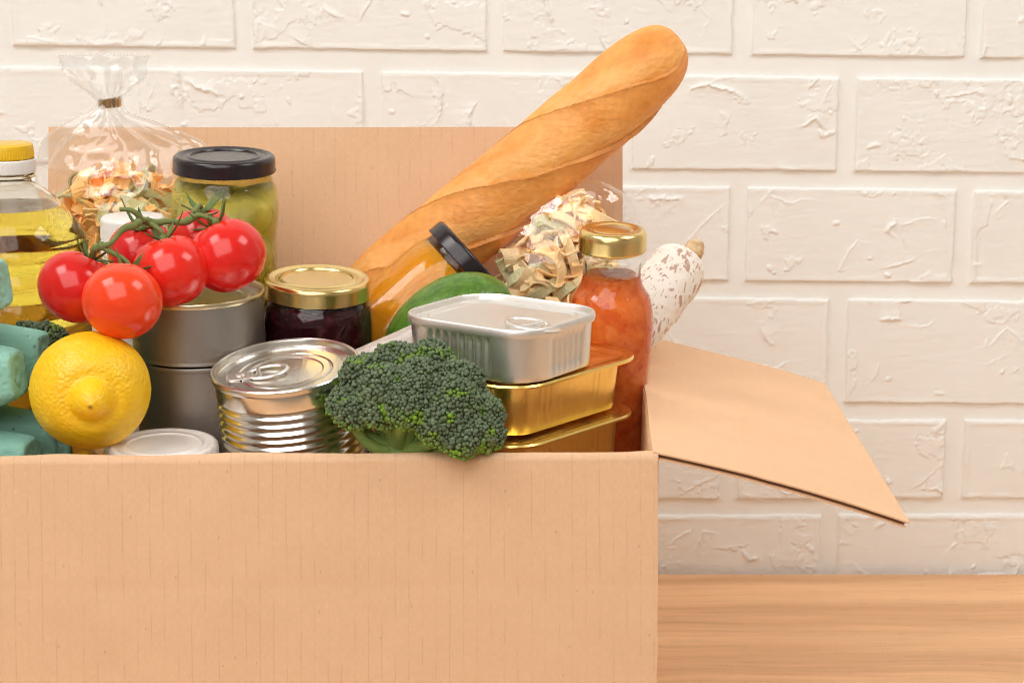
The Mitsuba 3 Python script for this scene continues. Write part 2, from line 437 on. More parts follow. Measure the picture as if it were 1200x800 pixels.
def plaster_relief(u, w, W, H, rng, many):
    """Height of trowelled plaster over a brick of W x H metres: thin torn lips with a smear behind them, and rough crumbs."""
    h = np.zeros_like(u)
    q = np.stack([u, w, u * 0 + rng.uniform(0, 50)], -1)
    wx, wz = meshkit.fbm(q * [190, 190, 1], 3, 11) - 0.5, meshkit.fbm(q * [190, 190, 1] + 9, 3, 12) - 0.5
    pts = np.stack([u + 0.0035 * wx, w + 0.0035 * wz], -1)
    grit = 0.35 + 1.3 * meshkit.fbm(q * [420, 420, 1], 2, 13)
    for s in range(many):
        p = np.array([rng.uniform(0.0, 1.0) * W, rng.uniform(0.02, 0.98) * H])
        ang = rng.choice([0.2, -0.35, 2.8, 0.75, 1.3, -0.9]) + rng.normal(0, 0.35)
        path = [p]
        for _ in range(rng.integers(3, 8)):
            ang += rng.normal(0, 0.20) + (rng.choice([-1.5, -0.9, 0.9, 1.5]) if rng.random() < 0.15 else 0)
            p = p + rng.uniform(0.003, 0.010) * np.array([math.cos(ang), math.sin(ang)])
            path.append(p)
        path = np.array(path)
        best, side, along = np.full(u.shape, 9.0), np.zeros_like(u), np.zeros_like(u)
        for i in range(len(path) - 1):
            a, b = path[i], path[i + 1]
            d = b - a
            L = np.linalg.norm(d)
            t = np.clip(((pts - a) @ d) / L ** 2, 0, 1)
            e = np.linalg.norm(pts - (a + t[..., None] * d), axis=-1)
            sd = (pts[..., 0] - a[0]) * d[1] - (pts[..., 1] - a[1]) * d[0]
            m = e < best
            best = np.where(m, e, best)
            side = np.where(m, np.sign(sd), side)
            along = np.where(m, (i + t) / (len(path) - 1), along)
        taper = np.sin(np.pi * np.clip(along, 0.03, 0.97)) ** 0.7 * grit
        big = rng.random() < 0.25
        amp = (rng.uniform(0.0018, 0.0032) if big else rng.uniform(0.0006, 0.0015))
        flip = rng.choice([-1, 1])
        wid = rng.uniform(0.0006, 0.0011) * (1.5 if big else 1)
        fall = rng.uniform(0.004, 0.012)
        smear = np.where(side * flip > 0, 0.55 * np.exp(-best / fall), np.exp(-(best / 0.0005) ** 2))
        h = np.maximum(h, amp * taper * np.maximum(smear, np.exp(-(best / wid) ** 2)))
    for s in range(int(many * 0.7)):
        c = np.array([rng.uniform(0.03, 0.97) * W, rng.uniform(0.06, 0.94) * H])
        r = rng.uniform(0.0008, 0.0022)
        an, st = rng.uniform(0, 3.1), rng.uniform(0.35, 0.9)
        dx, dz = pts[..., 0] - c[0], pts[..., 1] - c[1]
        e = np.hypot((dx * math.cos(an) + dz * math.sin(an)) * st, -dx * math.sin(an) + dz * math.cos(an))
        h = np.maximum(h, rng.uniform(0.0007, 0.0017) * np.clip(1.3 - (e / r) ** 2, 0, 1) * grit)
    # skins of plaster: flat plateaus with torn, crisp outlines, and patches of crumbs
    wob = np.stack([pts[..., 0] * 34 + 0.8 * wx, pts[..., 1] * 46 + 0.8 * wz, q[..., 2]], -1)
    f1 = meshkit.fbm(wob, 4, 21)
    f2 = meshkit.fbm(wob * 0.8 + 40, 4, 22)
    where = np.clip((meshkit.noise(q * [20, 26, 1], 23) - rng.uniform(0.42, 0.80)) * 6, 0, 1)
    h += 0.0008 * np.clip((f1 - 0.58) / 0.018, 0, 1) * where + 0.0006 * np.clip((f2 - rng.uniform(0.58, 0.72)) / 0.014, 0, 1)
    band = np.abs(f1 - 0.58)
    h += 0.0007 * np.exp(-(band / 0.012) ** 2) * where * grit * np.clip(meshkit.noise(q * [60, 60, 1], 24) * 2 - 0.5, 0, 1)
    crumbs = np.clip((meshkit.noise(q * [330, 330, 1], 25) - 0.72) / 0.2, 0, 1)
    h += 0.0008 * crumbs * np.clip((meshkit.noise(q * [26, 30, 1] + 5, 26) - 0.74) * 6, 0, 1)
    # fine drag marks of the trowel
    drag = meshkit.noise(np.stack([u * 30 + w * 12, w * 520 - u * 60, u * 0 + many], -1), 3)
    return h + 0.00012 * drag * (meshkit.noise(q * [25, 25, 1], 5) > 0.5)


def brick(b, seed, fine):
    x0, x1, tl, tr, bl, br = b
    rng = np.random.default_rng(1000 + seed)
    W, H = x1 - x0, (tl + tr - bl - br) / 2
    step = 0.00072 if not (x1 < 0.06 and tl < 0.33) else 0.0015       # coarser behind the box
    nx, nz = (int(W / step), int(H / step)) if fine else (40, 18)
    s, t = np.meshgrid(np.linspace(0, 1, nx), np.linspace(0, 1, nz))
    top, bot = tl + (tr - tl) * s, bl + (br - bl) * s
    X, Z = x0 + W * s, bot + (top - bot) * t
    q = np.stack([X, Z, np.full_like(X, seed)], -1)
    warp = 0.0030 * (meshkit.fbm(q * [90, 90, 1], 4, 5) - 0.5)
    d = np.minimum(np.minimum(s, 1 - s) * W, np.minimum(t, 1 - t) * H)
    e = d + warp * np.clip(d / 0.002, 0, 1)
    st = np.clip(e / 0.0015, 0, 1)
    h = -0.003 + 0.0058 * (st * st * (3 - 2 * st))
    inner = np.clip((d - 0.002) / 0.004, 0, 1)
    h += inner * (0.0009 * (meshkit.fbm(q * [16, 20, 1], 2, 9) - 0.5) + 0.00022 * (meshkit.fbm(q * [120, 300, 1], 2, 3) - 0.5))
    lip = rng.uniform(0.0003, 0.0012) * np.exp(-((d - 0.0036) / 0.0017) ** 2) * meshkit.noise(q * [80, 80, 1], 2)
    h += lip
    if fine:
        h += np.clip(d / 0.0016, 0, 1) * plaster_relief(s * W, t * H, W, H, rng, int(rng.integers(4, 11)))
    P = np.stack([X, WALL_Y - h, Z], -1)
    return grid(P)


gx, gz = np.meshgrid(np.linspace(-1.9, 1.9, 300), np.linspace(-0.75, 2.7, 280))
mq = np.stack([gx, gz, gx * 0], -1)
put('wall__mortar', grid(np.stack([gx, WALL_Y - 0.0012 * (meshkit.fbm(mq * [40, 60, 1], 3, 2) - 0.5), gz], -1)), 'mat_plaster', True)
for i, b in enumerate(BRICKS):
    fine = b[4] < 0.47 and b[1] > -0.47 and b[0] < 0.47
    put('wall__' + num('brick', i), brick(b, i, fine), 'mat_plaster', True)
name_it('wall', 'white painted brick wall with rough trowelled plaster behind the box', 'wall')

# ------------------------------------------------------------------ cardboard box
XL, XR, YB, ZT = -0.335, 0.0732, 0.287, 0.257
TH = 0.0035


def bulge(y):
    return 0.004 * np.sin(np.pi * np.clip(y / YB, 0, 1)) ** 2


def panel(key, P, normal, mat, thick=TH):
    put('cardboard_box__' + key, slab(P, thick, normal), mat, 40)


rng = np.random.default_rng(3)
put('cardboard_box__front_panel', box(XL, XR - 0.0012, 0.0004, TH, 0.001, ZT - 0.004), 'mat_kraft_lined')
put('cardboard_box__back_panel', box(XL + TH, XR - TH - 0.0005, YB - TH, YB, 0.001, ZT - 0.001), 'mat_kraft_lined')
put('cardboard_box__left_panel', box(XL, XL + TH - 0.0002, TH + 0.0003, YB, 0.001, ZT), 'mat_kraft')
put('cardboard_box__bottom_panel', box(XL + TH + 0.0002, XR - TH - 0.001, TH + 0.0003, YB - TH - 0.0003, 0.0015, 0.0055), 'mat_kraft')
ys, zs = np.meshgrid(np.linspace(0.0007, YB - 0.0002, 30), np.linspace(0.001, ZT - 0.0012, 24))
panel('right_panel', np.stack([XR + bulge(ys) * zs / ZT, ys, zs], -1), np.array([1, 0, 0]), 'mat_kraft', TH - 0.0003)

# front flap: bent over the front edge, hangs outwards at an angle
nU, xs = 60, np.linspace(XL + 0.001, XR - 0.0004, 170)
lean = math.radians(9)
prof = []
bend_r = 0.0048
for a in np.linspace(0, 90 - 9, 16):
    r = math.radians(a)
    prof.append((0.0032 - bend_r * math.sin(r), ZT - bend_r * (1 - math.cos(r)), r))
py0, pz0, _ = prof[-1]
for s in np.linspace(0, 0.131, 50)[1:]:
    prof.append((py0 - s * math.sin(lean), pz0 - s * math.cos(lean), math.pi / 2 - lean))
prof = np.array(prof)
P = np.zeros((len(prof), len(xs), 3))
N = np.zeros_like(P)
s_along = np.r_[0, np.cumsum(np.hypot(np.diff(prof[:, 0]), np.diff(prof[:, 1])))]
for i, (y, z, r) in enumerate(prof):
    P[i, :, 0], P[i, :, 1], P[i, :, 2] = xs, y, z
    N[i, :] = (0, -math.sin(r), math.cos(r))
wob = meshkit.fbm(np.stack([P[..., 0] * 22, np.broadcast_to(s_along[:, None] * 14, P.shape[:2]), P[..., 0] * 0], -1), 3, 4) - 0.5
crease = sum(np.exp(-((s_along - c) / 0.0022) ** 2) for c in (0.069, 0.121))[:, None]
P += N * (0.0022 * wob - 0.00028 * crease)[..., None]
P[..., 2] -= (0.0030 * np.clip((XR - P[..., 0]) / 0.4, 0, 1)) * 1.0
P[:, -1, 0] += 0.0006 * (meshkit.fbm(np.stack([s_along * 60, s_along * 0, s_along * 0], -1), 2, 3) - 0.5)
put('cardboard_box__front_flap', slab(P, 0.003, N), 'mat_kraft_lined', 50)

# back flap: stands up from the back edge, leaning to the wall
us, vs = np.meshgrid(np.linspace(-0.2955, 0.0705, 60), np.linspace(0, 0.1275, 24))
bl = math.radians(14)
P = np.stack([us, YB + 0.001 + vs * math.sin(bl) + 0.0015 * np.sin(us * 17 + 1) * vs / 0.12, ZT + 0.001 + vs * math.cos(bl)], -1)
put('cardboard_box__back_flap', slab(P, 0.003, np.array([0, -math.cos(bl), math.sin(bl)])), 'mat_kraft_lined', 40)
# left flap: folded down outside the left side
vs, us = np.meshgrid(np.linspace(0.001, 0.131, 12), np.linspace(0.002, YB - 0.002, 24))
put('cardboard_box__left_flap', slab(np.stack([XL - 0.0015 - vs * 0.2, us, ZT - vs * 0.98], -1), 0.003, np.array([0.98, 0, -0.2])), 'mat_kraft', 40)


# right flap: two liners and a fluted core, sagging outwards over the table
def flap_point(s, y, off=0.0):
    ang = math.radians(15.9)
    sag = 0.0022 * np.sin(np.pi * np.clip(s / 0.134, 0, 1)) - 0.0012 * (y / YB) * np.sin(np.pi * s / 0.134 * 1.6)
    x = XR + bulge(y) * np.clip(1 - s / 0.134, 0, 1) + s * math.cos(ang) + off * math.sin(ang) - 0.0016
    z = ZT - s * math.sin(ang) + off * math.cos(ang) + sag
    return np.stack([x, y + 0 * s, z], -1)


ss, yy = np.meshgrid(np.linspace(-0.001, 0.1335, 40), np.linspace(0.0008, YB - 0.001, 60))
dimple = 0.0006 * (meshkit.fbm(np.stack([ss * 25, yy * 25, ss * 0], -1), 3, 8) - 0.5)
edge_y = 0.0006 * (meshkit.noise(np.stack([ss * 120, yy * 0, yy * 0], -1), 6) - 0.5)
Nf = np.array([math.sin(math.radians(15.9)), 0, math.cos(math.radians(15.9))])
put('cardboard_box__right_flap', slab(flap_point(ss, yy + edge_y, dimple), 0.0008, Nf), 'mat_kraft', 40)
put('cardboard_box__right_flap__lower_liner', slab(flap_point(np.minimum(ss, 0.1322), yy + 0.0003 - edge_y, dimple - 0.0028), 0.0008, Nf), 'mat_kraft', 40)
ss, yy = np.meshgrid(np.linspace(0.0005, 0.1325, 24), np.linspace(0.0013, YB - 0.0022, 460))
put('cardboard_box__right_flap__fluting', grid(flap_point(ss, yy, -0.0018 + 0.00085 * np.sin(yy * 2 * np.pi / 0.0072))), 'mat_kraft_core', True)
name_it('cardboard_box', 'open brown corrugated cardboard box filled with groceries', 'box')
labels['cardboard_box__right_flap'] = {'label': 'side flap spread out to the right over the table'}
labels['cardboard_box__back_flap'] = {'label': 'back flap standing upright against the wall side'}

# ------------------------------------------------------------------ tins
def pull_tab(R=0.0105, seed=0):
    a = np.linspace(0, 2 * np.pi, 40, endpoint=False)
    ring = tube(np.stack([R * np.cos(a), 0.74 * R * np.sin(a), 0.0016 + 0.0006 * np.cos(a)], 1), 0.0014, 10, True, 0.65)
    plate = loft([np.c_[rrect(0.0068 - k, 0.0050 - k, 0.0032, 6, 4) + [-R - 0.0035, 0], np.full(40, z)] for k, z in ((0.0005, 0.0004), (0, 0.0007), (0, 0.0013), (0.0006, 0.0017))], True, True)
    bar = tube([(-R * 0.35, -0.64 * R, 0.0015), (-R * 0.42, 0, 0.0017), (-R * 0.35, 0.64 * R, 0.0015)], 0.0011, 8)
    rivet = lathe([(0.0026, 0.0010), (0.0024, 0.0022), (0.0014, 0.0027), (0, 0.0028)], 20)
    rivet.apply_translation((-R - 0.0035, 0, 0))
    return join(ring, plate, bar, rivet)


def tin_end(R, h, depth=0.0042, rings=((0.0075, 0.0006), (0.0135, -0.0006), (0.0145, 0.0005), (0.0185, -0.0005))):
    p = [(R - 0.0002, h - 0.0042), (R + 0.0008, h - 0.0038), (R + 0.0012, h - 0.0026), (R + 0.0011, h - 0.0008), (R + 0.0005, h - 0.0001),
         (R - 0.0003, h), (R - 0.0010, h - 0.0005), (R - 0.0014, h - 0.0014), (R - 0.0019, h - depth + 0.0006), (R - 0.0026, h - depth), (R - 0.0045, h - depth)]
    z = h - depth
    for q, dz in rings:
        p += [(R - q + 0.0008, z), (R - q, z + dz), (R - q - 0.0008, z + dz * 1.0)]
        z = z + dz * 0.6
    p += [(R * 0.25, z), (0, z)]
    return lathe(p, 128)


Rc = 0.0378
p = [(0, 0), (Rc - 0.001, 0), (Rc + 0.0007, 0.0008), (Rc + 0.0007, 0.003), (Rc - 0.0002, 0.004)]
zz = np.arange(0.006, 0.0845, 0.0005)
p += [(Rc - 0.0006 + 0.00065 * math.cos(2 * np.pi * z / 0.0042), z) for z in zz]
p += [(Rc, 0.0858), (Rc, 0.0905), (Rc - 0.0003, 0.0935)]
axis = rot('y', -4.5) @ rot('x', 8.0) @ np.array([0, 0, 1.0])
Rm = frame(axis, (1, 0, 0))
CAN = np.array([-0.1185, 0.055, 0.2888]) - axis * 0.096
put('tin_can__body', pose(lathe(p, 128), CAN, Rm), 'mat_tin', 35)
put('tin_can__lid', pose(tin_end(Rc, 0.0965), CAN, Rm), 'mat_tin_lid', 25)
tab = pose(pull_tab(0.0105), (-0.0095, -0.002, 0.0922), rot('z', 12))
put('tin_can__pull_tab', pose(tab, CAN, Rm), 'mat_alu', 40)
name_it('tin_can', 'shiny ribbed silver tin can with ring pull behind the front edge of the box', 'can')


def grey_can(key, c, h, axis, rim='mat_can_rim'):
    R = 0.0362
    p = [(0, 0), (R - 0.002, 0), (R + 0.0003, 0.0008), (R + 0.0003, 0.002), (R - 0.0003, 0.0032), (R - 0.0003, h - 0.0026)]
    Rm = frame(axis)
    put(key + '__body', pose(lathe(p, 120), c, Rm), 'mat_grey_can', 35)
    e = tin_end(R - 0.0004, h, 0.0038)
    put(key + '__rim', pose(lathe([(R - 0.0006, h - 0.0030), (R + 0.0003, h - 0.0027), (R + 0.0007, h - 0.0018), (R + 0.0006, h - 0.0005), (R + 0.0003, h), (R - 0.0005, h - 0.0001), (R - 0.0013, h - 0.0012), (R - 0.0018, h - 0.0032)], 120), c, Rm), rim, 40)
    put(key + '__lid', pose(lathe([(R - 0.0017, h - 0.0030), (R - 0.0024, h - 0.0042), (R - 0.0075, h - 0.0042), (R - 0.0085, h - 0.0036), (R - 0.0105, h - 0.0036), (R - 0.0115, h - 0.0042), (0, h - 0.0042)], 120), c, Rm), 'mat_can_end', 30)


ax = unit((-0.01, -0.03, 1))
GC = np.array([-0.1712, 0.108, 0.3180])
grey_can('grey_can', GC - ax * 0.0345, 0.0345, ax)
grey_can('grey_can_001', GC - ax * 0.1325 + np.array([0.0006, 0.0008, 0]), 0.0975, ax, 'mat_grey_can')
name_it('grey_can', 'upper grey can with gold rim under the tomatoes', 'can', 'stacked plain grey cans')
name_it('grey_can_001', 'lower grey can of the stack behind the lemon', 'can', 'stacked plain grey cans')


def tray_tin(key, c, yaw, a, b, h, r, body_mat, flange, foil_lid):
    """Rounded rectangular tin: fluted tapering sides, rolled rim or flat flange, lid with a raised or foil surface; c = centre of the rim level."""
    n0 = rrect(a, b, r, 14, 40)
    ins = 0.0030 if foil_lid else 0.0014
    base = rrect(a - ins, b - ins, r - ins * 0.5, 14, 40)
    per = np.r_[0, np.cumsum(np.linalg.norm(np.diff(n0, axis=0), axis=1))]
    ang = np.arctan2(n0[:, 1], n0[:, 0])
    straight = np.ones(len(n0))
    for k in range(4):
        i0 = k * 54
        straight[i0:i0 + 14] = 0.0
        straight[i0 + 14:i0 + 18] = np.linspace(0, 1, 4)
        straight[i0 + 50:i0 + 54] = np.linspace(1, 0, 4)
        mid = slice(i0 + 24, i0 + 44)
        straight[mid] *= 0.9 if not foil_lid else 0.6
    nrm = n0 - np.stack([np.clip(n0[:, 0], -a + r, a - r), np.clip(n0[:, 1], -b + r, b - r)], 1)
    nrm /= np.maximum(np.linalg.norm(nrm, axis=1, keepdims=True), 1e-9)
    wave = (0.5 + 0.5 * np.cos(per * 2 * np.pi / (0.0052 if not foil_lid else 0.0046))) * straight
    wave = np.where(wave > 0, wave, 0)
    rings = []
    ztop = -0.0045 if not foil_lid else -0.0004
    rings.append(np.c_[base * 0.97, np.full(len(base), -h)])
    rings.append(np.c_[base * 0.992, np.full(len(base), -h + 0.0005)])
    for t in np.linspace(0, 1, 14):
        s = base + (n0 - 0.0006 * nrm - base) * t
        env = min(1, (1 - t) * 7, 0.25 + t * 4) if not foil_lid else min(1, (1 - t) * 5, 0.1 + t * 3)
        s = s - nrm * ((0.0014 if not foil_lid else 0.0013) * wave * env)[:, None]
        rings.append(np.c_[s, np.full(len(s), -h + 0.0022 + t * (h + ztop - 0.0022))])
    body = loft(rings, True, False)
    Rm = rot('z', yaw)
    put(key + '__body', pose(body, c, Rm), body_mat, 45)
    def ringz(off, z):
        return np.c_[n0 + nrm * off, np.full(len(n0), z)]
    if not foil_lid:
        rim = loft([ringz(-0.0004, -0.0048), ringz(0.0008, -0.0046), ringz(0.0013, -0.0030), ringz(0.0012, -0.0008), ringz(0.0006, 0), ringz(-0.0003, 0.0001), ringz(-0.0010, -0.0006), ringz(-0.0016, -0.0030), ringz(-0.0024, -0.0036),
                    ringz(-0.0056, -0.0037), ringz(-0.0066, -0.0026), ringz(-0.0078, -0.0022), ringz(-0.0092, -0.0022), ringz(-0.0102, -0.0030), ringz(-0.0112, -0.0031), ringz(-r * 0.98, -0.0031)], False, True)
        put(key + '__lid', pose(rim, c, Rm), 'mat_alu_lid', 35)
        t = pose(pull_tab(0.0125), (a - 0.0165, -b + 0.024, -0.0027), rot('z', 165))
        put(key + '__pull_tab', pose(t, c, Rm), 'mat_alu', 40)
    else:
        # flat flange with a rolled edge
        fl = loft([ringz(-0.0006, -0.0006), ringz(0.0045, -0.0007), ringz(0.0062, -0.0018), ringz(0.0072, -0.0016), ringz(0.0075, -0.0006), ringz(0.0068, 0.0004), ringz(0.0056, 0.0004), ringz(0.0044, 0.0001), ringz(0.0028, 0.0003), ringz(0.0020, 0.0001)])
        put(key + '__flange', pose(fl, c, Rm), body_mat, 40)
        # wrinkled foil lid
        L, M = 90, 70
        gu, gv = np.meshgrid(np.linspace(-1, 1, L), np.linspace(-1, 1, M))
        A, B = a + 0.002, b + 0.002
        X, Y = gu * A, gv * B
        rr = r + 0.002
        ox, oy = np.maximum(np.abs(X) - (A - rr), 0), np.maximum(np.abs(Y) - (B - rr), 0)
        d = np.hypot(ox, oy)
        k = np.where(d > rr, rr / np.maximum(d, 1e-9), 1)
        X = np.where(ox > 0, np.sign(X) * (A - rr + ox * k), X)
        Y = np.where(oy > 0, np.sign(Y) * (B - rr + oy * k), Y)
        e = np.minimum(1 - np.abs(gu), 1 - np.abs(gv))
        q = np.stack([X, Y, X * 0 + len(key)], -1)
        wr = 1 - np.abs(2 * meshkit.fbm(q * [90, 90, 1], 3, 7) - 1)
        Z = 0.0004 + np.clip(e / 0.12, 0, 1) * (0.0010 * (wr - 0.75)) - 0.0006 * np.clip((e - 0.05) / 0.1, 0, 1)
        put(key + '__foil_lid', pose(grid(np.stack([X, Y, Z], -1)), c, Rm), body_mat, True)


tray_tin('fish_tin', np.array([-0.0055, 0.072, 0.3138]), -35, 0.0425, 0.0372, 0.0285, 0.0200, 'mat_alu', False, False)
name_it('fish_tin', 'silver rectangular fish tin with ring pull on top of the gold tins', 'tin')
tray_tin('gold_tin', np.array([0.0072, 0.087, 0.2838]), 49.5, 0.0485, 0.0345, 0.0290, 0.0150, 'mat_gold_foil', True, True)
tray_tin('gold_tin_001', np.array([0.0062, 0.086, 0.2528]), 49.5, 0.0485, 0.0345, 0.0600, 0.0150, 'mat_gold_foil', True, True)
name_it('gold_tin', 'upper gold foil tin directly under the silver fish tin', 'tin', 'gold foil tins')
name_it('gold_tin_001', 'lowest gold foil tin, only its rim above the box edge', 'tin', 'gold foil tins')


# ------------------------------------------------------------------ lids, jars and bottles
def twist_lid(key, c, Rm, R, h, mat, lugs=True):
    p = [(R - 0.0012, 0), (R - 0.0002, 0.0002), (R, 0.0010), (R - 0.0004, 0.0018), (R - 0.0004, h - 0.0032), (R - 0.0007, h - 0.0014), (R - 0.0018, h - 0.0003), (R - 0.0030, h),
         (R - 0.0042, h - 0.0003), (R - 0.0052, h - 0.0010), (R - 0.0062, h - 0.0012), (R - 0.0078, h - 0.0010), (R * 0.70 + 0.001, h - 0.0011), (R * 0.70, h - 0.0003), (R * 0.66, h - 0.0003), (R * 0.64, h - 0.0012), (0, h - 0.0012)]
    def warp(r, a):
        z = r[..., 2]
        k = np.clip(1 - np.abs(z) / (h * 0.6), 0, 1)
        s = 1 - 0.006 * k * (np.cos(6 * a)[None] > 0.90)
        r = r.copy()
        r[..., 0] *= s
        r[..., 1] *= s
        return r
    put(key + '__lid', pose(lathe(p, 144, warp), c, Rm), mat, 40)


# jam jar
ax = unit((0.035, -0.075, 1))
Rm = frame(ax)
JAM = np.array([-0.1083, 0.138, 0.3195])           # centre of the lid top
prof = smooth_profile([(0.0, 0), (0.026, 0), (0.0300, 0.003), (0.0312, 0.010), (0.0312, 0.090), (0.0310, 0.1000), (0.0302, 0.1055), (0.0284, 0.1095), (0.0268, 0.1120)], 60) + [(0.0268, 0.1195), (0.0, 0.1195)]
base = JAM - ax * 0.1225
put('jam_jar__glass', pose(lathe(prof, 96), base, Rm), 'mat_glass', 40)
prof = smooth_profile([(0.0, 0.003), (0.025, 0.003), (0.0290, 0.007), (0.0299, 0.014), (0.0299, 0.090), (0.0296, 0.0995), (0.0287, 0.1042), (0.0270, 0.1075)], 40) + [(0.0255, 0.1090), (0, 0.1090)]
put('jam_jar__jam', pose(lathe(prof, 96), base, Rm), 'mat_jam', 40)
twist_lid('jam_jar', base + ax * 0.1120, Rm, 0.0302, 0.0105, 'mat_gold_lid')
name_it('jam_jar', 'small glass jar of dark red jam with a gold lid', 'jar')

# olive jar
ax = unit((0.02, -0.05, 1))
Rm = frame(ax)
OL = np.array([-0.1692, 0.214, 0.3775])
base = OL - ax * 0.155
prof = smooth_profile([(0.0, 0), (0.025, 0), (0.0292, 0.003), (0.0302, 0.009), (0.0302, 0.085), (0.0300, 0.100), (0.0301, 0.107), (0.0313, 0.116), (0.0317, 0.1235), (0.0313, 0.1305), (0.0296, 0.1375), (0.0278, 0.1410), (0.0272, 0.143)], 80) + [(0.0270, 0.1535), (0.0, 0.1535)]
oj = lathe(prof, 96)
put('olive_jar__glass', pose(oj, base, Rm), 'mat_glass', 40, interior={'type': 'ref', 'id': 'med_brine'})
twist_lid('olive_jar', base + ax * 0.1455, Rm, 0.0304, 0.0100, 'mat_black_lid')
ro = np.random.default_rng(8)
k = 0
for lay in range(5):
    for j in range(4):
        a = 2 * np.pi * (j + 0.5 * (lay % 2)) / 4 - 1.02 + ro.normal(0, 0.08)
        rad = 0.0152 + ro.normal(0, 0.0005)
        loc = np.array([rad * math.cos(a), rad * math.sin(a), 0.1225 - 0.0250 * lay + ro.normal(0, 0.0016)])
        m = trimesh.creation.icosphere(subdivisions=3, radius=1.0)
        m.apply_scale((0.0132, 0.0136, 0.0148) if (j + lay) % 2 else (0.0134, 0.0152, 0.0124))
        m = pose(m, loc, rot('z', math.degrees(a)) @ rot('x', float(ro.uniform(-40, 40))))
        put('olive_jar__' + num('olive', k), pose(m, base, Rm), 'mat_olive', True)
        k += 1
name_it('olive_jar', 'tall glass jar of green olives with a black lid', 'jar')

# honey jar, lying tilted
lt, lb = np.array([-0.0414, 0.207, 0.3392]), np.array([-0.0060, 0.203, 0.2995])
mid = (lt + lb) / 2
ax = np.cross(unit(lb - lt), (0, 1, 0.0))
ax = unit(ax if ax[0] > 0 else -ax)
ax = unit(ax + np.array([0, 0.14, 0]))
Rm = frame(ax, (0, -1, 0))
base = mid - ax * 0.118
prof = smooth_profile([(0.0, 0), (0.022, 0), (0.0272, 0.003), (0.0288, 0.009), (0.0288, 0.088), (0.0280, 0.096), (0.0262, 0.1035), (0.0250, 0.107)], 70) + [(0.0248, 0.117), (0.0, 0.117)]
put('honey_jar__glass', pose(lathe(prof, 96), base, Rm), 'mat_glass', 40)
prof = smooth_profile([(0.0, 0.003), (0.021, 0.003), (0.0260, 0.006), (0.0275, 0.011), (0.0275, 0.086), (0.0267, 0.0935), (0.0250, 0.1005), (0.0240, 0.103)], 60) + [(0.0236, 0.1045), (0.0, 0.1045)]
put('honey_jar__honey', pose(lathe(prof, 96), base, Rm), 'mat_honey', 40)
twist_lid('honey_jar', base + ax * 0.109, Rm, 0.0282, 0.0100, 'mat_black_lid')
name_it('honey_jar', 'tilted glass jar of amber honey with a black lid', 'jar')

# sauce bottle
ax = unit((0.012, -0.085, 1))
Rm = frame(ax)
SB = np.array([0.0562, 0.141, 0.3482])
base = SB - ax * 0.159
prof = smooth_profile([(0.0, 0), (0.016, 0), (0.0209, 0.003), (0.0216, 0.010), (0.0216, 0.048), (0.0223, 0.070), (0.0238, 0.090), (0.0242, 0.099), (0.0238, 0.108), (0.0219, 0.1175), (0.0178, 0.1245), (0.0164, 0.1300), (0.0161, 0.140)], 90) + [(0.0172, 0.1425), (0.0172, 0.1440), (0.0155, 0.1460), (0.0155, 0.155), (0.0, 0.155)]
put('sauce_bottle__glass', pose(lathe(prof, 96), base, Rm), 'mat_glass', 40)
prof = smooth_profile([(0.0, 0.004), (0.015, 0.004), (0.0182, 0.008), (0.0202, 0.014), (0.0202, 0.048), (0.0209, 0.070), (0.0223, 0.090), (0.0227, 0.099), (0.0223, 0.108), (0.0203, 0.1172), (0.0163, 0.1240), (0.0150, 0.1290)], 70) + [(0.0147, 0.1305), (0, 0.1302)]
put('sauce_bottle__sauce', pose(lathe(prof, 96), base, Rm), 'mat_sauce', 40)
put('sauce_bottle__air_gap', pose(lathe([(0, 0.1312), (0.0140, 0.1312), (0.0142, 0.140), (0.0140, 0.150), (0, 0.150)], 64), base, Rm), 'mat_cavity', 40)
R_, h_ = 0.0192, 0.0126
put('sauce_bottle__cap', pose(lathe([(R_ - 0.0015, 0), (R_ - 0.0003, 0.0003), (R_, 0.0012), (R_ - 0.0003, 0.0022), (R_ - 0.0002, h_ - 0.0050), (R_ - 0.0006, h_ - 0.0022), (R_ - 0.0018, h_ - 0.0005), (R_ - 0.0034, h_), (R_ - 0.0062, h_ - 0.0002),
     (R_ - 0.0074, h_ - 0.0010), (R_ - 0.0082, h_ - 0.0009), (R_ - 0.0092, h_ - 0.0004), (0.004, h_ - 0.0001), (0, h_)], 120), base + ax * 0.1445, Rm), 'mat_gold_lid', 45)
name_it('sauce_bottle', 'small glass bottle of chunky tomato sauce with a gold cap', 'bottle')

# oil bottle
OB = np.array([-0.2855, 0.170, 0.0])
zb = 0.190
prof = [(0, zb), (0.030, zb), (0.036, zb + 0.003), (0.040, zb + 0.012)]
for z in np.arange(0.206, 0.3345, 0.0011):
    prof.append((0.0396 + 0.0029 * abs(math.sin(np.pi * (z - 0.2085) / 0.0160)) ** 0.8, z))
prof += smooth_profile([(0.0412, 0.335), (0.0395, 0.3400), (0.0330, 0.3500), (0.0230, 0.3610), (0.0155, 0.3665)], 24)
prof += [(0.0130, 0.3680), (0.0125, 0.3690), (0.0125, 0.370), (0.0146, 0.3712), (0.0146, 0.3726), (0.0125, 0.374), (0.0125, 0.381), (0, 0.381)]
scene['mat_pet'] = {'type': 'dielectric', 'int_ior': 1.46, 'ext_ior': 1.0}
scene['mat_pet_cavity'] = {'type': 'dielectric', 'int_ior': 1.0, 'ext_ior': 1.46}
put('oil_bottle__bottle', pose(lathe(prof, 120), OB), 'mat_pet', 50, interior={'type': 'ref', 'id': 'med_oil'})
prof = [(0, 0.3540), (0.0274, 0.3540)] + smooth_profile([(0.0272, 0.3542), (0.0250, 0.3566), (0.0218, 0.3600), (0.0146, 0.3652)], 24) + [(0.0118, 0.3670), (0.0112, 0.369), (0.0112, 0.379), (0, 0.379)]
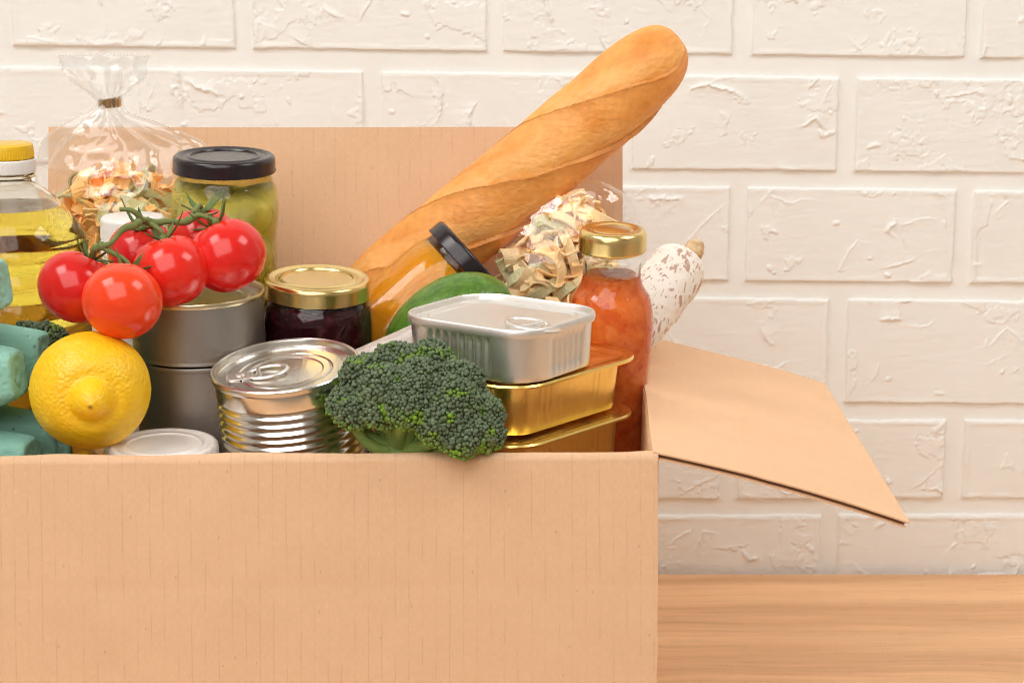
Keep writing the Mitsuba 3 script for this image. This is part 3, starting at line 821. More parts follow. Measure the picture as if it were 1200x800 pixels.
put('oil_bottle__air_gap', pose(lathe(prof, 120), OB), 'mat_pet_cavity', 50, exterior={'type': 'ref', 'id': 'med_oil'})


def ribbed(r, a, amount=0.00025, count=60):
    s = 1 + amount / r[..., 0].max() * np.sign(np.cos(count * a))[None]
    mid = (np.arange(len(r)) > 2) & (np.arange(len(r)) < len(r) - 4)
    r = r.copy()
    r[mid, :, 0] *= s
    r[mid, :, 1] *= s
    return r


put('oil_bottle__collar', pose(lathe([(0.0128, 0.3735), (0.0150, 0.3736), (0.0155, 0.3742), (0.0155, 0.3805), (0.0151, 0.3812), (0.0148, 0.3815)], 96), OB), 'mat_white_cap', 40)
put('oil_bottle__cap', pose(lathe([(0.0128, 0.3815), (0.0142, 0.3815), (0.0146, 0.3820), (0.0146, 0.3826), (0.0145, 0.3880), (0.0142, 0.3894), (0.0130, 0.3903), (0.0, 0.3905)], 240, ribbed), OB), 'mat_yellow_cap', 40)
name_it('oil_bottle', 'clear plastic bottle of yellow cooking oil with a yellow and white cap', 'bottle')

# white bottle behind the tomatoes
WB = np.array([-0.2140, 0.158, 0.0])
put('white_bottle__body', pose(lathe([(0, 0.19), (0.020, 0.19), (0.0215, 0.193), (0.0215, 0.300), (0.0205, 0.310), (0.0165, 0.3195), (0.0150, 0.3215), (0.0150, 0.3255), (0.0178, 0.3262), (0.0178, 0.3280), (0.0150, 0.329)], 80), WB), 'mat_white_cap', 40)
put('white_bottle__cap', pose(lathe([(0.016, 0.3285), (0.0178, 0.3285), (0.0181, 0.3290), (0.0182, 0.3296), (0.0182, 0.3325), (0.0181, 0.3331), (0.0182, 0.3337), (0.0181, 0.3480), (0.0177, 0.3496), (0.0164, 0.3506), (0.0, 0.3508)], 300,
    lambda r, a: ribbed(r, a, 0.0002, 75)), WB), 'mat_white_cap', 40)
name_it('white_bottle', 'white plastic bottle with ribbed white cap behind the tomatoes', 'bottle')

# low jar with a white lid, front left
WJ = np.array([-0.1800, 0.0365, 0.0])
put('white_lidded_jar__glass', pose(lathe([(0, 0.19), (0.024, 0.19), (0.0272, 0.193), (0.0272, 0.238), (0.0255, 0.241), (0.0255, 0.2425)], 80), WJ), 'mat_white_lid', 40)
twist_lid('white_lidded_jar', WJ + np.array([0, 0, 0.2420]), frame(unit((0.0, -0.03, 1))), 0.0287, 0.0100, 'mat_white_lid')
name_it('white_lidded_jar', 'jar with a flat white lid just right of the lemon', 'jar')


# ------------------------------------------------------------------ fruit and vegetables
def blob(n=5):
    return trimesh.creation.icosphere(subdivisions=n, radius=1.0)


# lemon, nipple towards the camera
LM = np.array([-0.2172, 0.040, 0.2790])
b = blob(6)
d = np.array(b.vertices)
c = d[:, 2]
th = np.arccos(np.clip(c, -1, 1))
rad = 0.0305 * (1 + 0.006 * np.cos(2 * th))
rad += 0.0102 * np.exp(-(th / 0.245) ** 3.4) - 0.0020 * np.exp(-((th - 0.43) / 0.12) ** 2)
rad += 0.0011 * np.exp(-(th / 0.06) ** 2)
q = d * 3
rad *= 1 + 0.028 * (meshkit.fbm(q * 0.7, 2, 3) - 0.5) + 0.010 * (meshkit.fbm(q * 4, 3, 4) - 0.5)
v = d * rad[:, None] * [1.02, 1.0, 1.0]
col = np.array([0.86, 0.52, 0.012]) + (meshkit.fbm(d * 5, 3, 2)[:, None] - 0.5) * np.array([0.06, 0.10, 0.01])
tip = np.exp(-((d[:, 0] + 0.02) ** 2 + (d[:, 1] + 0.03) ** 2) / 0.0006) * (c > 0)
col = col * (1 - tip[:, None]) + np.array([0.16, 0.09, 0.02]) * tip[:, None]
m = pose(trimesh.Trimesh(v, b.faces, process=False), LM, frame((0.215, -0.97, 0.06), (1, 0, 0)))
put('lemon', m, 'mat_lemon', True, color=np.clip(col, 0, 1))
name_it('lemon', 'yellow lemon with its pointed tip facing the camera', 'lemon')

# tomatoes on the vine: (centre, radius, stem direction, redness)
TOM = [((-0.2000, 0.046, 0.3245), 0.0200, (0.10, 0.62, 0.78), (0.78, 0.055, 0.012)),
       ((-0.2290, 0.072, 0.3268), 0.0196, (0.45, 0.20, 0.87), (0.58, 0.012, 0.010)),
       ((-0.1800, 0.080, 0.3340), 0.0198, (-0.22, 0.10, 0.97), (0.70, 0.022, 0.012)),
       ((-0.1520, 0.094, 0.3395), 0.0202, (-0.42, 0.12, 0.90), (0.66, 0.016, 0.012)),
       ((-0.2010, 0.112, 0.3380), 0.0180, (0.1, -0.35, 0.93), (0.58, 0.012, 0.014)),
       ((-0.1690, 0.121, 0.3440), 0.0178, (0.0, -0.2, 0.97), (0.62, 0.02, 0.012))]
tv = np.random.default_rng(21)


def calyx(key, at, R, size, count, spin):
    ms, cs = [], []
    for j in range(count):
        a = spin + 2 * np.pi * j / count + tv.normal(0, 0.18)
        L = size * tv.uniform(0.8, 1.35)
        n = 12
        t = np.linspace(0, 1, n)
        lift = tv.uniform(0.15, 1.1)
        curl = tv.uniform(-0.5, 0.9)
        radial = 0.002 + L * t * math.cos(lift * 0.9)
        z = 0.0008 + L * (t * math.sin(lift * 0.9) + curl * t ** 2 * 0.5 - 0.25 * t * (1 - t))
        w = 0.0018 * np.sin(np.pi * np.clip(0.22 + 0.78 * t, 0, 1)) * (1 - t * 0.25) + 0.0001
        side = np.array([-math.sin(a), math.cos(a), 0])
        mid = np.stack([radial * math.cos(a), radial * math.sin(a), z], 1)
        P = np.stack([mid + side * w[:, None] * s + np.array([0, 0, 0.0006]) * abs(s) for s in (-1, -0.5, 0, 0.5, 1)], 1)
        ms.append(slab(P, 0.00035, np.array([0, 0, 1.0])))
    m = pose(join(*ms), at, R)
    t = np.clip(meshkit.noise(np.array(m.vertices) * 300, 4)[:, None], 0, 1)
    col = np.array([0.075, 0.135, 0.035]) * (1 - t) + np.array([0.17, 0.22, 0.07]) * t
    put(key, m, 'mat_stem', True, color=col)


stem_at = []
for i, (c, r, ax, red) in enumerate(TOM):
    b = blob(5)
    d = np.array(b.vertices)
    phi, th = np.arctan2(d[:, 1], d[:, 0]), np.arccos(np.clip(d[:, 2], -1, 1))
    lob = 0.012 * np.cos(5 * phi + i) * np.exp(-((th - 0.45) / 0.5) ** 2)
    rad = r * (1.0 - 0.17 * np.exp(-(th / 0.30) ** 2) + lob - 0.03 * np.exp(-((np.pi - th) / 0.35) ** 2) + 0.02 * (meshkit.fbm(d * 1.4 + i, 2, i) - 0.5))
    v = d * rad[:, None] * [1.03, 1.03, 0.97]
    pat = meshkit.fbm(d * 2.2 + 7 * i, 3, 3)[:, None]
    shoulder = np.exp(-(th / 0.55) ** 2)[:, None]
    base = np.array(red)
    col = base * (0.92 + 0.16 * pat) + shoulder * np.array([0.05, 0.03, 0.004]) * pat
    R = frame(ax, (1, 0.3, 0))
    k = 'tomato_truss__' + num('tomato', i)
    put(k, pose(trimesh.Trimesh(v, b.faces, process=False), c, R), 'mat_tomato', True, color=np.clip(col, 0, 1))
    top = np.array(c) + R[:, 2] * r * 0.80
    calyx(k + '__calyx', top, R, 0.0122, 6 if i % 2 else 5, 0.4 * i)
    stem_at.append((top, R[:, 2]))
main = spline([(-0.2180, 0.0620, 0.3480), (-0.2090, 0.0600, 0.3520), (-0.2001, 0.0690, 0.3585), (-0.1950, 0.0810, 0.3600), (-0.1861, 0.0900, 0.3580), (-0.1756, 0.0950, 0.3580), (-0.1640, 0.0950, 0.3605), (-0.1565, 0.0920, 0.3575)], 60)
kink = np.linspace(0, 1, 60)
main = main + 0.0007 * np.stack([np.sin(kink * 19), np.cos(kink * 23), np.sin(kink * 31)], 1)
rads = np.interp(kink, [0, 0.35, 0.6, 1], [0.0013, 0.0018, 0.0020, 0.0014]) * (1 + 0.18 * np.sin(kink * 26))
parts = [tube(main, rads, 12)]
for i, ((t, ax), k) in enumerate(zip(stem_at, (4, 2, 30, 58, 24, 46))):
    a = main[k]
    parts.append(tube(spline([t - ax * 0.001, t + ax * 0.0045, (t + ax * 0.006) * 0.45 + a * 0.55, a], 18), np.linspace(0.0012, 0.0015, 18), 9))
    parts.append(pose(lathe([(0, -0.002), (0.0022, -0.0012), (0.0024, 0.0005), (0.0014, 0.002), (0, 0.0024)], 12), t + ax * 0.0015, frame(ax)))
    parts.append(pose(lathe([(0, -0.0024), (0.0023, -0.0012), (0.0025, 0.0008), (0.0012, 0.0022), (0, 0.0026)], 12), a))
parts.append(tube(spline([main[36], main[36] + [-0.006, -0.004, 0.001], main[36] + [-0.010, -0.007, 0.006]], 10), np.linspace(0.0016, 0.0010, 10), 8))
parts.append(tube(spline([main[26], main[26] + [-0.004, -0.004, 0.006], main[26] + [-0.010, -0.004, 0.0065]], 10), np.linspace(0.0017, 0.0011, 10), 8))
m = join(*parts)
v = np.array(m.vertices)
t = meshkit.fbm(v * 260, 3, 6)[:, None]
put('tomato_truss__vine', m, 'mat_stem', True, color=np.array([0.10, 0.135, 0.035]) * (1 - t) + np.array([0.21, 0.24, 0.08]) * t)
name_it('tomato_truss', 'bunch of red tomatoes on a green vine lying on the grey can', 'tomatoes')
labels['tomato_truss__tomato'] = {'label': 'orange-red tomato at the front above the lemon'}

# avocado
b = blob(6)
d = np.array(b.vertices)
x = d[:, 0]
rr = 0.0262 * (1 + 0.08 * x - 0.05 * x * x)
v = np.stack([x * 0.0405, d[:, 1] * rr, d[:, 2] * rr], 1) * (1 + 0.02 * (meshkit.fbm(d * 4, 3, 1)[:, None] - 0.5))
t = np.clip((meshkit.fbm(d * 9, 4, 5)[:, None] - 0.35) * 2.2, 0, 1)
fleck = (meshkit.noise(d * 60, 8) > 0.86)[:, None]
t = 0.25 + 0.6 * t
col = np.array([0.035, 0.10, 0.009]) * (1 - t) + np.array([0.125, 0.265, 0.024]) * t
col = np.where(fleck, np.array([0.16, 0.30, 0.05]), col)
put('avocado', pose(trimesh.Trimesh(v, b.faces, process=False), (-0.0365, 0.150, 0.2885), frame((-0.50, 0.10, 0.86), (0.84, 0.08, 0.48))), 'mat_avocado', True, color=col)
name_it('avocado', 'smooth green avocado between the honey jar and the silver fish tin', 'avocado')


# broccoli
def broccoli(key, lobes, axis, hub, seed, bead=0.00106, stalks=True):
    rg = np.random.default_rng(seed)
    axis = unit(axis)
    C = np.array([l[:3] for l in lobes])
    Rr = np.array([l[3] for l in lobes])
    bead_mesh = trimesh.creation.icosphere(subdivisions=1, radius=1.0)
    bv, bf = np.array(bead_mesh.vertices), np.array(bead_mesh.faces)
    for i in range(len(C)):
        n = int(4 * np.pi * Rr[i] ** 2 / (3.0 * bead ** 2))
        dirs = sphere_dirs(n) @ frame(rg.normal(size=3), rg.normal(size=3)).T
        q = dirs * 2.6 + i * 5.3
        hgt = 1 + 0.30 * (meshkit.fbm(q * 1.15, 3, seed) - 0.5)
        pts = C[i] + dirs * (Rr[i] * hgt)[:, None]
        keep = dirs @ axis > -0.42 - 0.22 * meshkit.noise(dirs * 4 + i, 2)
        for j in range(len(C)):
            if j != i:
                keep &= np.linalg.norm(pts - C[j], axis=1) > Rr[j] - 0.0012
        pts, dirs = pts[keep], dirs[keep]
        if len(pts) == 0:
            continue
        pts = pts + rg.normal(0, bead * 0.38, pts.shape)
        rad = bead * rg.uniform(0.65, 1.30, len(pts))
        under = np.clip(-(dirs @ axis) * 2.2 + 0.1, 0, 1)
        patch = np.clip((meshkit.fbm(pts * 130 + 3, 2, 9) - 0.60) * 7, 0, 1)
        young = np.maximum(patch, under * 0.8)[:, None]
        grey = np.array([0.102, 0.138, 0.078]) * rg.uniform(0.65, 1.35, (len(pts), 1))
        green = np.array([0.15, 0.27, 0.022]) * rg.uniform(0.75, 1.2, (len(pts), 1))
        bc = grey * (1 - young) + green * young
        V = (pts[:, None] + bv[None] * rad[:, None, None] * np.array([1, 1, 1.0])).reshape(-1, 3)
        F = (bf[None] + (np.arange(len(pts)) * len(bv))[:, None, None]).reshape(-1, 3)
        CC = np.repeat(bc, len(bv), 0)
        core = trimesh.creation.icosphere(subdivisions=3, radius=1.0)
        cd = np.array(core.vertices)
        cr = (Rr[i] - 0.0009) * (1 + 0.30 * (meshkit.fbm((cd * 2.6 + i * 5.3) * 1.15, 3, seed) - 0.5))
        down = np.clip(-(cd @ axis), 0, 1)
        cv = C[i] + cd * cr[:, None] * (1 - 0.25 * down[:, None])
        cc = np.array([0.05, 0.085, 0.02]) * (1 - down[:, None]) + np.array([0.22, 0.31, 0.05]) * down[:, None]
        F = np.vstack([F, np.array(core.faces) + len(V)])
        V, CC = np.vstack([V, cv]), np.vstack([CC, cc])
        put(key + '__' + num('floret', i), trimesh.Trimesh(V, F, process=False), 'mat_broccoli', True, color=np.clip(CC, 0, 1))
    if stalks:
        hub = np.array(hub)
        k = 0
        for i in range(len(C)):
            a = C[i] - axis * Rr[i] * 0.35
            midp = (a + hub) / 2 - axis * 0.002 + rg.normal(0, 0.0015, 3)
            tb = tube(spline([hub, midp, a], 14), np.linspace(0.0052, 0.0034, 14) * Rr[i] / 0.013, 10)
            v = np.array(tb.vertices)
            t = meshkit.fbm(v * [300, 300, 90], 3, 2)[:, None]
            put(key + '__' + num('branch', k), tb, 'mat_broccoli', True, color=np.array([0.16, 0.25, 0.05]) * (1 - t) + np.array([0.32, 0.42, 0.12]) * t)
            k += 1
        st = tube(spline([hub + axis * 0.004, hub - axis * 0.015, hub - axis * 0.038], 12), np.linspace(0.0085, 0.011, 12), 18)
        v = np.array(st.vertices)
        t = meshkit.fbm(v * [300, 300, 60], 3, 2)[:, None]
        put(key + '__stalk', st, 'mat_broccoli', True, color=np.array([0.15, 0.24, 0.06]) * (1 - t) + np.array([0.30, 0.40, 0.13]) * t)


LOBES = [(-0.0746, 0.030, 0.2866, 0.0130), (-0.0595, 0.035, 0.2908, 0.0140), (-0.0425, 0.030, 0.2925, 0.0140), (-0.0270, 0.018, 0.2855, 0.0135), (-0.0828, 0.020, 0.2756, 0.0105),
         (-0.0158, 0.010, 0.2730, 0.0118), (-0.0628, 0.015, 0.2836, 0.0145), (-0.0453, 0.012, 0.2865, 0.0150), (-0.0290, 0.006, 0.2795, 0.0145), (-0.0790, 0.012, 0.2735, 0.0095), (-0.0515, 0.004, 0.2790, 0.0125),
         (-0.0343, -0.001, 0.2706, 0.0125), (-0.0190, 0.000, 0.2667, 0.0105), (-0.0120, 0.006, 0.2655, 0.0085), (-0.0255, -0.006, 0.2643, 0.0092), (-0.0660, 0.008, 0.2755, 0.0095)]
broccoli('broccoli', LOBES, (0.22, -0.30, 0.93), (-0.0560, 0.022, 0.2520), 5)
name_it('broccoli', 'large dark green broccoli head hanging over the front edge of the box', 'broccoli')
L2 = [(-0.2530, 0.100, 0.2890, 0.0120), (-0.2620, 0.098, 0.2905, 0.0110), (-0.2460, 0.103, 0.2850, 0.0095), (-0.2540, 0.108, 0.2860, 0.0120)]
broccoli('broccoli_001', L2, (0.0, -0.2, 0.98), (-0.2550, 0.104, 0.262), 11)
name_it('broccoli_001', 'small piece of broccoli peeking out between egg carton and lemon', 'broccoli')

# ------------------------------------------------------------------ baguette
B0, B1 = np.array([-0.1030, 0.254, 0.2720]), np.array([0.0960, 0.256, 0.4390])
ax = unit(B1 - B0)
Ln = np.linalg.norm(B1 - B0) + 0.006
Rm = frame(ax, (0, -1, 0))
na, nt = 220, 380
a = np.linspace(0, 2 * np.pi, na, endpoint=False)          # a = 0 faces the camera
t = np.linspace(0, 1, nt)
A, S = np.meshgrid(a, t)
prof_r = 0.0258 * np.clip(1 - np.abs(2 * S - 1) ** 9, 0, 1) ** 0.42 * (0.93 + 0.09 * np.sin(np.pi * S * 0.9 + 0.3))
aa = (A + np.pi) % (2 * np.pi) - np.pi
q = np.stack([np.cos(A) * 1.2, np.sin(A) * 1.2, S * Ln * 40], -1)
# slashes run along the loaf and cross it at a slant: s is the distance past each ear
height, bloom, burn = np.zeros_like(A), np.zeros_like(A), np.zeros_like(A)
along = S * Ln
for c0 in (-0.014, 0.070, 0.147, 0.225):
    centre = c0 + 0.052 * aa / 1.0 + 0.004 * (meshkit.noise(np.stack([aa * 3, S * 5, c0 + 0 * S], -1), 3) - 0.5)
    sd = (along - centre) * 0.55
    window = np.clip((1.75 - np.abs(aa)) / 0.5, 0, 1)
    rise = np.where(sd < 0, np.exp(sd / 0.0035), 0) * 0.0020 * window
    dip = np.where(sd >= 0, np.exp(-(sd / 0.007)), 0) * 0.0020 * window
    height += rise - dip
    bl_ = np.clip(np.where(sd >= 0, 1 - sd / 0.021, 0), 0, 1) ** 0.5 * (sd >= 0) * window
    bloom = np.maximum(bloom, bl_)
    burn = np.maximum(burn, np.exp(-((sd + 0.0002) / 0.0010) ** 2) * window * (0.5 + 0.5 * meshkit.noise(np.stack([aa * 9, S * 30, c0 + 0 * S], -1), 2)))
rough = 0.0018 * (meshkit.fbm(q, 2, 5) - 0.5) + 0.0005 * bloom * (1 - np.abs(2 * meshkit.fbm(np.stack([q[..., 0] * 4, q[..., 1] * 4, q[..., 2] * 1.6], -1), 3, 31) - 1)) + 0.0004 * (meshkit.fbm(q * [3, 3, 5], 3, 6) - 0.5) * (0.3 + bloom)
end = np.clip(np.minimum(S, 1 - S) * 14, 0, 1)
Rr = prof_r + (height + rough) * end
bend = 0.004 * np.sin(np.pi * S)
P = np.stack([Rr * np.cos(A), Rr * np.sin(A) * 0.985 + bend, S * Ln], -1)
m = loft(P)
nz1 = meshkit.fbm(q * 0.9, 4, 8)[..., None] - 0.5
nz2 = meshkit.fbm(q * [3.2, 3.2, 2.4] + 4, 4, 18)[..., None] - 0.5
fine = meshkit.fbm(q * [9, 9, 7] + 2, 3, 28)[..., None] - 0.5
toast = np.clip(0.52 + 1.2 * nz1 + 0.5 * nz2, 0, 1)
crust = np.array([0.88, 0.42, 0.115]) * (1 - toast) + np.array([0.66, 0.225, 0.034]) * toast
crust = crust * (1 + 0.30 * fine)
wrinkle = 1 - np.abs(2 * meshkit.fbm(np.stack([q[..., 0] * 4, q[..., 1] * 4, q[..., 2] * 1.6], -1), 3, 31) - 1)[..., None]
pale = np.array([0.87, 0.455, 0.135]) + (wrinkle - 0.75) * np.array([0.12, 0.20, 0.20])
spots = np.clip((meshkit.noise(q * [14, 14, 14], 40) - 0.80) / 0.1, 0, 1)[..., None] * np.clip((meshkit.noise(q * 1.1, 41) - 0.5) * 4, 0, 1)[..., None]
col = crust * (1 - 0.75 * bloom[..., None]) + pale * 0.75 * bloom[..., None]
col = col * (1 - 0.35 * spots) + np.array([0.50, 0.17, 0.03]) * 0.35 * spots
tb_ = burn[..., None] * 0.85
col = col * (1 - tb_) + np.array([0.42, 0.13, 0.022]) * tb_
put('baguette', pose(m, B0, Rm), 'mat_bread', True, color=np.clip(col.reshape(-1, 3), 0, 1))
name_it('baguette', 'golden crusty baguette sticking up diagonally out of the box', 'bread')

# ------------------------------------------------------------------ salami
S0, S1 = np.array([0.0640, 0.188, 0.2690]), np.array([0.1060, 0.240, 0.3120])
ax = unit(S1 - S0)
Ls = np.linalg.norm(S1 - S0)
na, nt = 120, 140
A, S = np.meshgrid(np.linspace(0, 2 * np.pi, na, endpoint=False), np.linspace(0, 1, nt))
q = np.stack([np.cos(A), np.sin(A), S * 5], -1)
r = 0.0178 * np.clip(1 - np.abs(2 * S - 1) ** 8, 0, 1) ** 0.5 * (0.94 + 0.09 * S) * (1 + 0.10 * (meshkit.fbm(q * 1.3, 3, 2) - 0.5) + 0.03 * (meshkit.fbm(q * 6, 2, 3) - 0.5))
m = loft(np.stack([r * np.cos(A), r * np.sin(A), S * Ls], -1))
put('salami__sausage', pose(m, S0, frame(ax)), 'mat_salami', True)
b = blob(4)
d = np.array(b.vertices)
v = d * (0.0062 * (1 + 0.35 * (meshkit.fbm(d * 2.5, 3, 4)[:, None] - 0.5))) * [1, 1, 1.25]
m = join(pose(trimesh.Trimesh(v, b.faces, process=False), S1 + ax * 0.0045 + np.array([0.002, 0, 0.001]), frame(ax)),
         pose(lathe([(0.0025, -0.005), (0.0042, -0.002), (0.0036, 0.002)], 24), S1 + ax * 0.0005, frame(ax)))
t = np.clip(meshkit.fbm(np.array(m.vertices) * 400, 3, 1)[:, None] * 1.5 - 0.3, 0, 1)
put('salami__tied_end', m, 'mat_matte', True, color=np.array([0.48, 0.28, 0.12]) * (1 - t) + np.array([0.72, 0.56, 0.36]) * t)
tail = spline([S1 + [0.002, 0.002, -0.002], S1 + [0.004, 0.008, -0.016], S1 + [-0.002, 0.004, -0.030], S1 + [-0.008, -0.004, -0.038]], 30)
m = tube(tail, 0.0016 + 0.0012 * meshkit.noise(tail * 300, 2), 8)
put('salami__string', m, 'mat_matte', True, color=np.tile([0.66, 0.50, 0.28], (len(m.vertices), 1)))
name_it('salami', 'dry salami sausage with white mould leaning over the side flap', 'sausage')


# ------------------------------------------------------------------ pasta bags
def ribbon(c, e1, e2, e3, r, span, rise, w, th, wob, ph):
    n = 26
    t = np.linspace(0, 1, n)
    an = ph + span * t
    rad = r * (1 + 0.25 * np.sin(3 * an + ph))
    p = np.asarray(c) + rad[:, None] * (np.cos(an)[:, None] * e1 + np.sin(an)[:, None] * e2) + (rise * (t - 0.5) + wob * np.sin(5 * an))[:, None] * e3
    tang = np.gradient(p, axis=0)
    tang /= np.linalg.norm(tang, axis=1, keepdims=True)
    tw = 0.45 * np.sin(2.3 * an + ph)
    nrm = np.cross(tang, e3)
    nrm /= np.linalg.norm(nrm, axis=1, keepdims=True)
    wid = np.cross(nrm, tang)
    wid, nrm = wid * np.cos(tw)[:, None] + nrm * np.sin(tw)[:, None], nrm * np.cos(tw)[:, None] - wid * np.sin(tw)[:, None]
    ring = [p + wid * w / 2 * a + nrm * th / 2 * b for a, b in ((-1, -1), (1, -1), (1, 1), (-1, 1))]
    return loft(np.stack(ring, 1), True, True)


def fill_pasta(key, centre, semi, R, count, cols, seed, w=0.0068, long_=0.42):
    rg = np.random.default_rng(seed)
    done = 0
    tries = 0
    while done < count and tries < 20000:
        tries += 1
        u = rg.normal(size=3)
        u = u / np.linalg.norm(u) * rg.uniform(0.35, 1.0) ** 0.6
        e3 = unit(rg.normal(size=3) * [1, 1, 0.8])
        F = frame(e3, rg.normal(size=3))
        straight = rg.random() < long_
        r = rg.uniform(0.020, 0.042) if straight else rg.uniform(0.0065, 0.0115)
        span = rg.uniform(0.036, 0.066) / r if straight else rg.uniform(2.4, 5.2)
        m = ribbon(R @ (u * semi) + centre, F[:, 0], F[:, 1], e3, r, span, rg.uniform(-0.006, 0.006), (0.75 if straight else 1.0) * w * rg.uniform(0.85, 1.15), 0.0012, 0.0006, rg.uniform(0, 6.3))
        v = np.array(m.vertices)
        m = trimesh.Trimesh(v - v.mean(0) + centre + R @ (u * semi * 0.82), m.faces, process=False)
        loc = (np.array(m.vertices) - centre) @ R / semi
        if (np.abs(loc) ** 2.6).sum(1).max() > 1.08:
            continue
        c = np.array(cols[rg.choice(len(cols), p=[x[3] for x in cols])][:3]) * rg.uniform(0.85, 1.12)
        t = meshkit.fbm(np.array(m.vertices) * 350, 2, done)[:, None]
        put(key + '__' + num('pasta_ribbon', done), facet(m), 'mat_pasta', False, color=np.clip(c * (0.9 + 0.2 * facet_tint(m, t)), 0, 1))
        done += 1
    return done


def facet(m):
    """Every quad side of a ribbon gets its own vertices, so that its edges stay crisp."""
    v, f = np.array(m.vertices), np.array(m.faces)
    return trimesh.Trimesh(v[f.ravel()], np.arange(f.size).reshape(-1, 3), process=False)


def facet_tint(m, t):
    return t[np.array(m.faces).ravel()]


def film_noise(P, amp, sc, seed):
    n1 = meshkit.fbm(P * sc, 2, seed)
    n2 = meshkit.fbm(P * sc * 2.3 + 11, 2, seed + 1)
    return amp * ((1 - np.abs(2 * n1 - 1)) - 0.6) + amp * 0.45 * ((1 - np.abs(2 * n2 - 1)) - 0.6)


def bag(key, stations, seed, amp, sc, n=150, pleat=None):
    """stations: (centre, half width, half depth, width direction); a thin film tube through them."""
    from scipy.interpolate import PchipInterpolator
    st = np.array([list(c) + [w, d] for c, w, d in stations])
    s = np.r_[0, np.cumsum(np.linalg.norm(np.diff(st[:, :3], axis=0), axis=1))]
    t = np.linspace(0, s[-1], 110)
    q = PchipInterpolator(s, st)(t)
    a = np.arange(n) * 2 * np.pi / n
    rings = np.zeros((len(t), n, 3))
    for i, (x, y, z, w, d) in enumerate(q):
        k = 1.0
        if pleat is not None:
            k = 1 + pleat(t[i] / s[-1]) * (np.abs(((a * 9 / np.pi + 0.8 * np.sin(3 * a + seed)) % 2) - 1) - 0.5)
        rings[i] = np.stack([x + w * k * np.cos(a), y + d * k * np.sin(a), np.full(n, z)], 1)
    c = q[:, None, :3]
    out = rings - c
    L = np.linalg.norm(out, axis=2, keepdims=True)
    rings += out / np.maximum(L, 1e-9) * (film_noise(rings, amp, sc, seed) * np.clip(L[..., 0] / 0.015, 0.1, 1))[..., None]
    cut = int(np.searchsorted(q[:, 2], 0.3665))
    put(key + '__film', loft(rings[:cut + 1], True, False), 'mat_film', True)
    put(key + '__gathered_neck', loft(rings[cut:]), 'mat_film_haze', True)


PC = np.array([-0.2370, 0.2512, 0.3290])
ORANGE, OLIVE, BEIGE = (0.95, 0.54, 0.19), (0.48, 0.45, 0.20), (0.88, 0.70, 0.43)
fill_pasta('pasta_bag', PC + np.array([0, 0, -0.004]), np.array([0.0490, 0.0285, 0.0480]), np.eye(3), 230, [ORANGE + (0.50,), OLIVE + (0.30,), (0.88, 0.62, 0.28, 0.20)], 4, 0.0085)
bag('pasta_bag', [((-0.2370, 0.2515, 0.262), 0.046, 0.028), ((-0.2370, 0.2515, 0.290), 0.0520, 0.0312), ((-0.2370, 0.2515, 0.335), 0.0535, 0.0312), ((-0.2350, 0.2515, 0.362), 0.0530, 0.027), ((-0.2350, 0.2515, 0.378), 0.0450, 0.020),
                 ((-0.2395, 0.2470, 0.391), 0.0250, 0.012), ((-0.2415, 0.2465, 0.4000), 0.0085, 0.0060), ((-0.2415, 0.2465, 0.4045), 0.0055, 0.0045), ((-0.2418, 0.2465, 0.4090), 0.0080, 0.0052),
                 ((-0.2425, 0.2465, 0.4180), 0.0180, 0.0080), ((-0.2430, 0.2465, 0.4270), 0.0240, 0.0095), ((-0.2430, 0.2465, 0.4330), 0.0260, 0.0090)], 3, 0.0042, 70,
    pleat=lambda t: 0.55 * np.exp(-((t - 0.80) / 0.14) ** 2))
aa = np.linspace(0, 2 * np.pi, 48)
strip = np.stack([np.stack([-0.2415 + 0.0068 * np.cos(aa), 0.2465 + 0.0058 * np.sin(aa), z + 0.0011 * np.cos(aa) + 0.0004 * np.sin(3 * aa)], 1) for z in (0.4018, 0.4024, 0.4066, 0.4072)], 0)
put('pasta_bag__clip', grid(strip), 'mat_bronze', True)
name_it('pasta_bag', 'clear bag of orange and green ribbon pasta tied with a bronze clip', 'pasta')

bx = unit((0.56, 0.0, 0.83))
RB = frame(bx, (0.83, 0, -0.56))
PB = np.array([0.0260, 0.2360, 0.3000])
fill_pasta('pasta_bag_001', PB, np.array([0.0385, 0.0220, 0.0580]), RB, 150, [(0.93, 0.71, 0.40, 0.58), (0.60, 0.57, 0.32, 0.22), (0.90, 0.60, 0.28, 0.20)], 12, 0.0086, 0.80)
A, S = np.meshgrid(np.arange(130) * 2 * np.pi / 130, np.linspace(0.02, 0.995, 90))
w = np.sin(np.pi * S) ** 0.42
P = np.stack([0.0410 * w * np.cos(A), 0.0232 * w * np.sin(A), 0.066 * (2 * S - 1) + 0.002 * 0], -1)
P[..., 0] += 0.0  
P *= (1 + 0.9 * film_noise(P, 0.045, 75, 6) / 1.0 * 1.0)[..., None]
put('pasta_bag_001__film', pose(loft(P, True, True), PB, RB), 'mat_film', True)
name_it('pasta_bag_001', 'clear bag of beige and green ribbon pasta under the baguette', 'pasta')

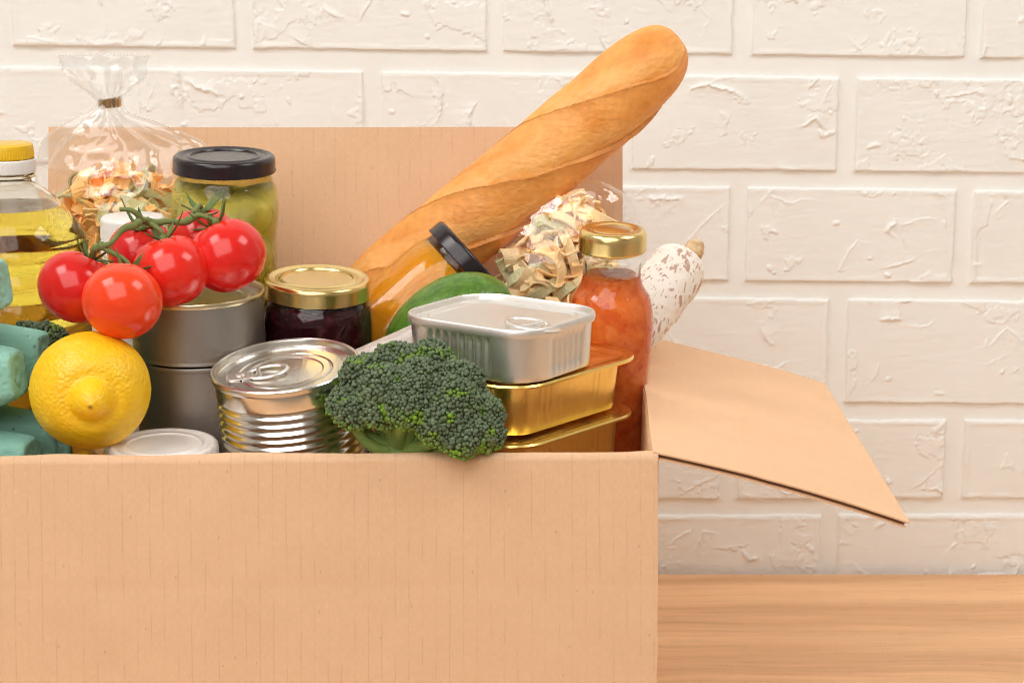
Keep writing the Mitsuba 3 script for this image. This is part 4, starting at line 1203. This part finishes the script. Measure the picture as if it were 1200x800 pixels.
# small plastic packet behind the broccoli and one stray pasta piece under the lemon
n = 40
A, S = np.meshgrid(np.linspace(-1, 1, n), np.linspace(-1, 1, n))
thick = 0.006 * np.clip(1 - A ** 4, 0, 1) ** 0.5 * np.clip(1 - S ** 4, 0, 1) ** 0.5
q = np.stack([A * 3, S * 3, A * 0], -1)
P = np.stack([A * 0.028, -thick - 0.0022 * (1 - np.abs(2 * meshkit.fbm(q, 3, 4) - 1)), S * 0.028], -1)
Q = P * [1, -1, 1]
m = join(grid(P), trimesh.Trimesh(grid(Q).vertices, grid(Q).faces[:, ::-1], process=False))
put('plastic_packet', pose(m, (-0.0555, 0.0985, 0.2690), rot('y', -24) @ rot('x', -14)), 'mat_packet', True)
name_it('plastic_packet', 'pale crinkled plastic packet wedged between avocado and broccoli', 'packet')
m = ribbon(np.array([-0.2180, 0.028, 0.2500]), np.array([1.0, 0, 0]), np.array([0, -0.3, -0.95]), np.array([0, 0.95, -0.3]), 0.016, 1.3, 0.002, 0.009, 0.0014, 0.0005, 0.9)
put('pasta_piece', facet(m), 'mat_pasta', False, color=np.tile([0.78, 0.36, 0.05], (len(m.faces) * 3, 1)))
name_it('pasta_piece', 'single orange pasta piece under the lemon at the box edge', 'pasta')

# ------------------------------------------------------------------ egg carton of blue-green pulp, on its side, cups pointing to the right
tilt = math.radians(7)
En = np.array([math.cos(tilt), 0, math.sin(tilt)])
Er = np.array([-math.sin(tilt), 0, math.cos(tilt)])
Ey = np.array([0, 1.0, 0])
yaw = rot('z', -7)
En, Er, Ey = yaw @ En, yaw @ Er, yaw @ Ey
EO = np.array([-0.2535, 0.040, 0.2875]) - En * 0.036
res = 0.0008
U, V = np.meshgrid(np.arange(-0.072, 0.072, res), np.arange(-0.036, 0.066, res), indexing='ij')
H = np.zeros_like(U)
ringmark = np.zeros_like(U)
for cu in (-0.047, 0.0, 0.047):
    for cv in ((0.0, 0.042) if cu < 0.04 else (0.0,)):
        du, dv = np.abs(U - cu), np.abs(V - cv)
        e = (np.maximum(du, 0) ** 4 + np.maximum(dv, 0) ** 4) ** 0.25
        h = 0.036 * np.clip((0.0208 - e) / 0.0085, 0, 1)
        o = np.sqrt((U - cu) ** 2 + ((V - cv) * 1.25) ** 2)
        h = h - 0.0017 * np.exp(-((o - 0.0068) / 0.0016) ** 2) * (h > 0.03) - 0.0022 * (o < 0.0035) * (h > 0.03)
        H = np.maximum(H, h)
from scipy.ndimage import gaussian_filter
H = gaussian_filter(H, 1.3) + 0.0006 * (meshkit.fbm(np.stack([U * 120, V * 120, U * 0], -1), 3, 2) - 0.5)
P = EO + U[..., None] * Er + V[..., None] * Ey + H[..., None] * En
put('egg_carton', slab(P, 0.002, En), 'mat_pulp', True)
name_it('egg_carton', 'blue-green pulp egg carton on its side at the left edge', 'egg carton')
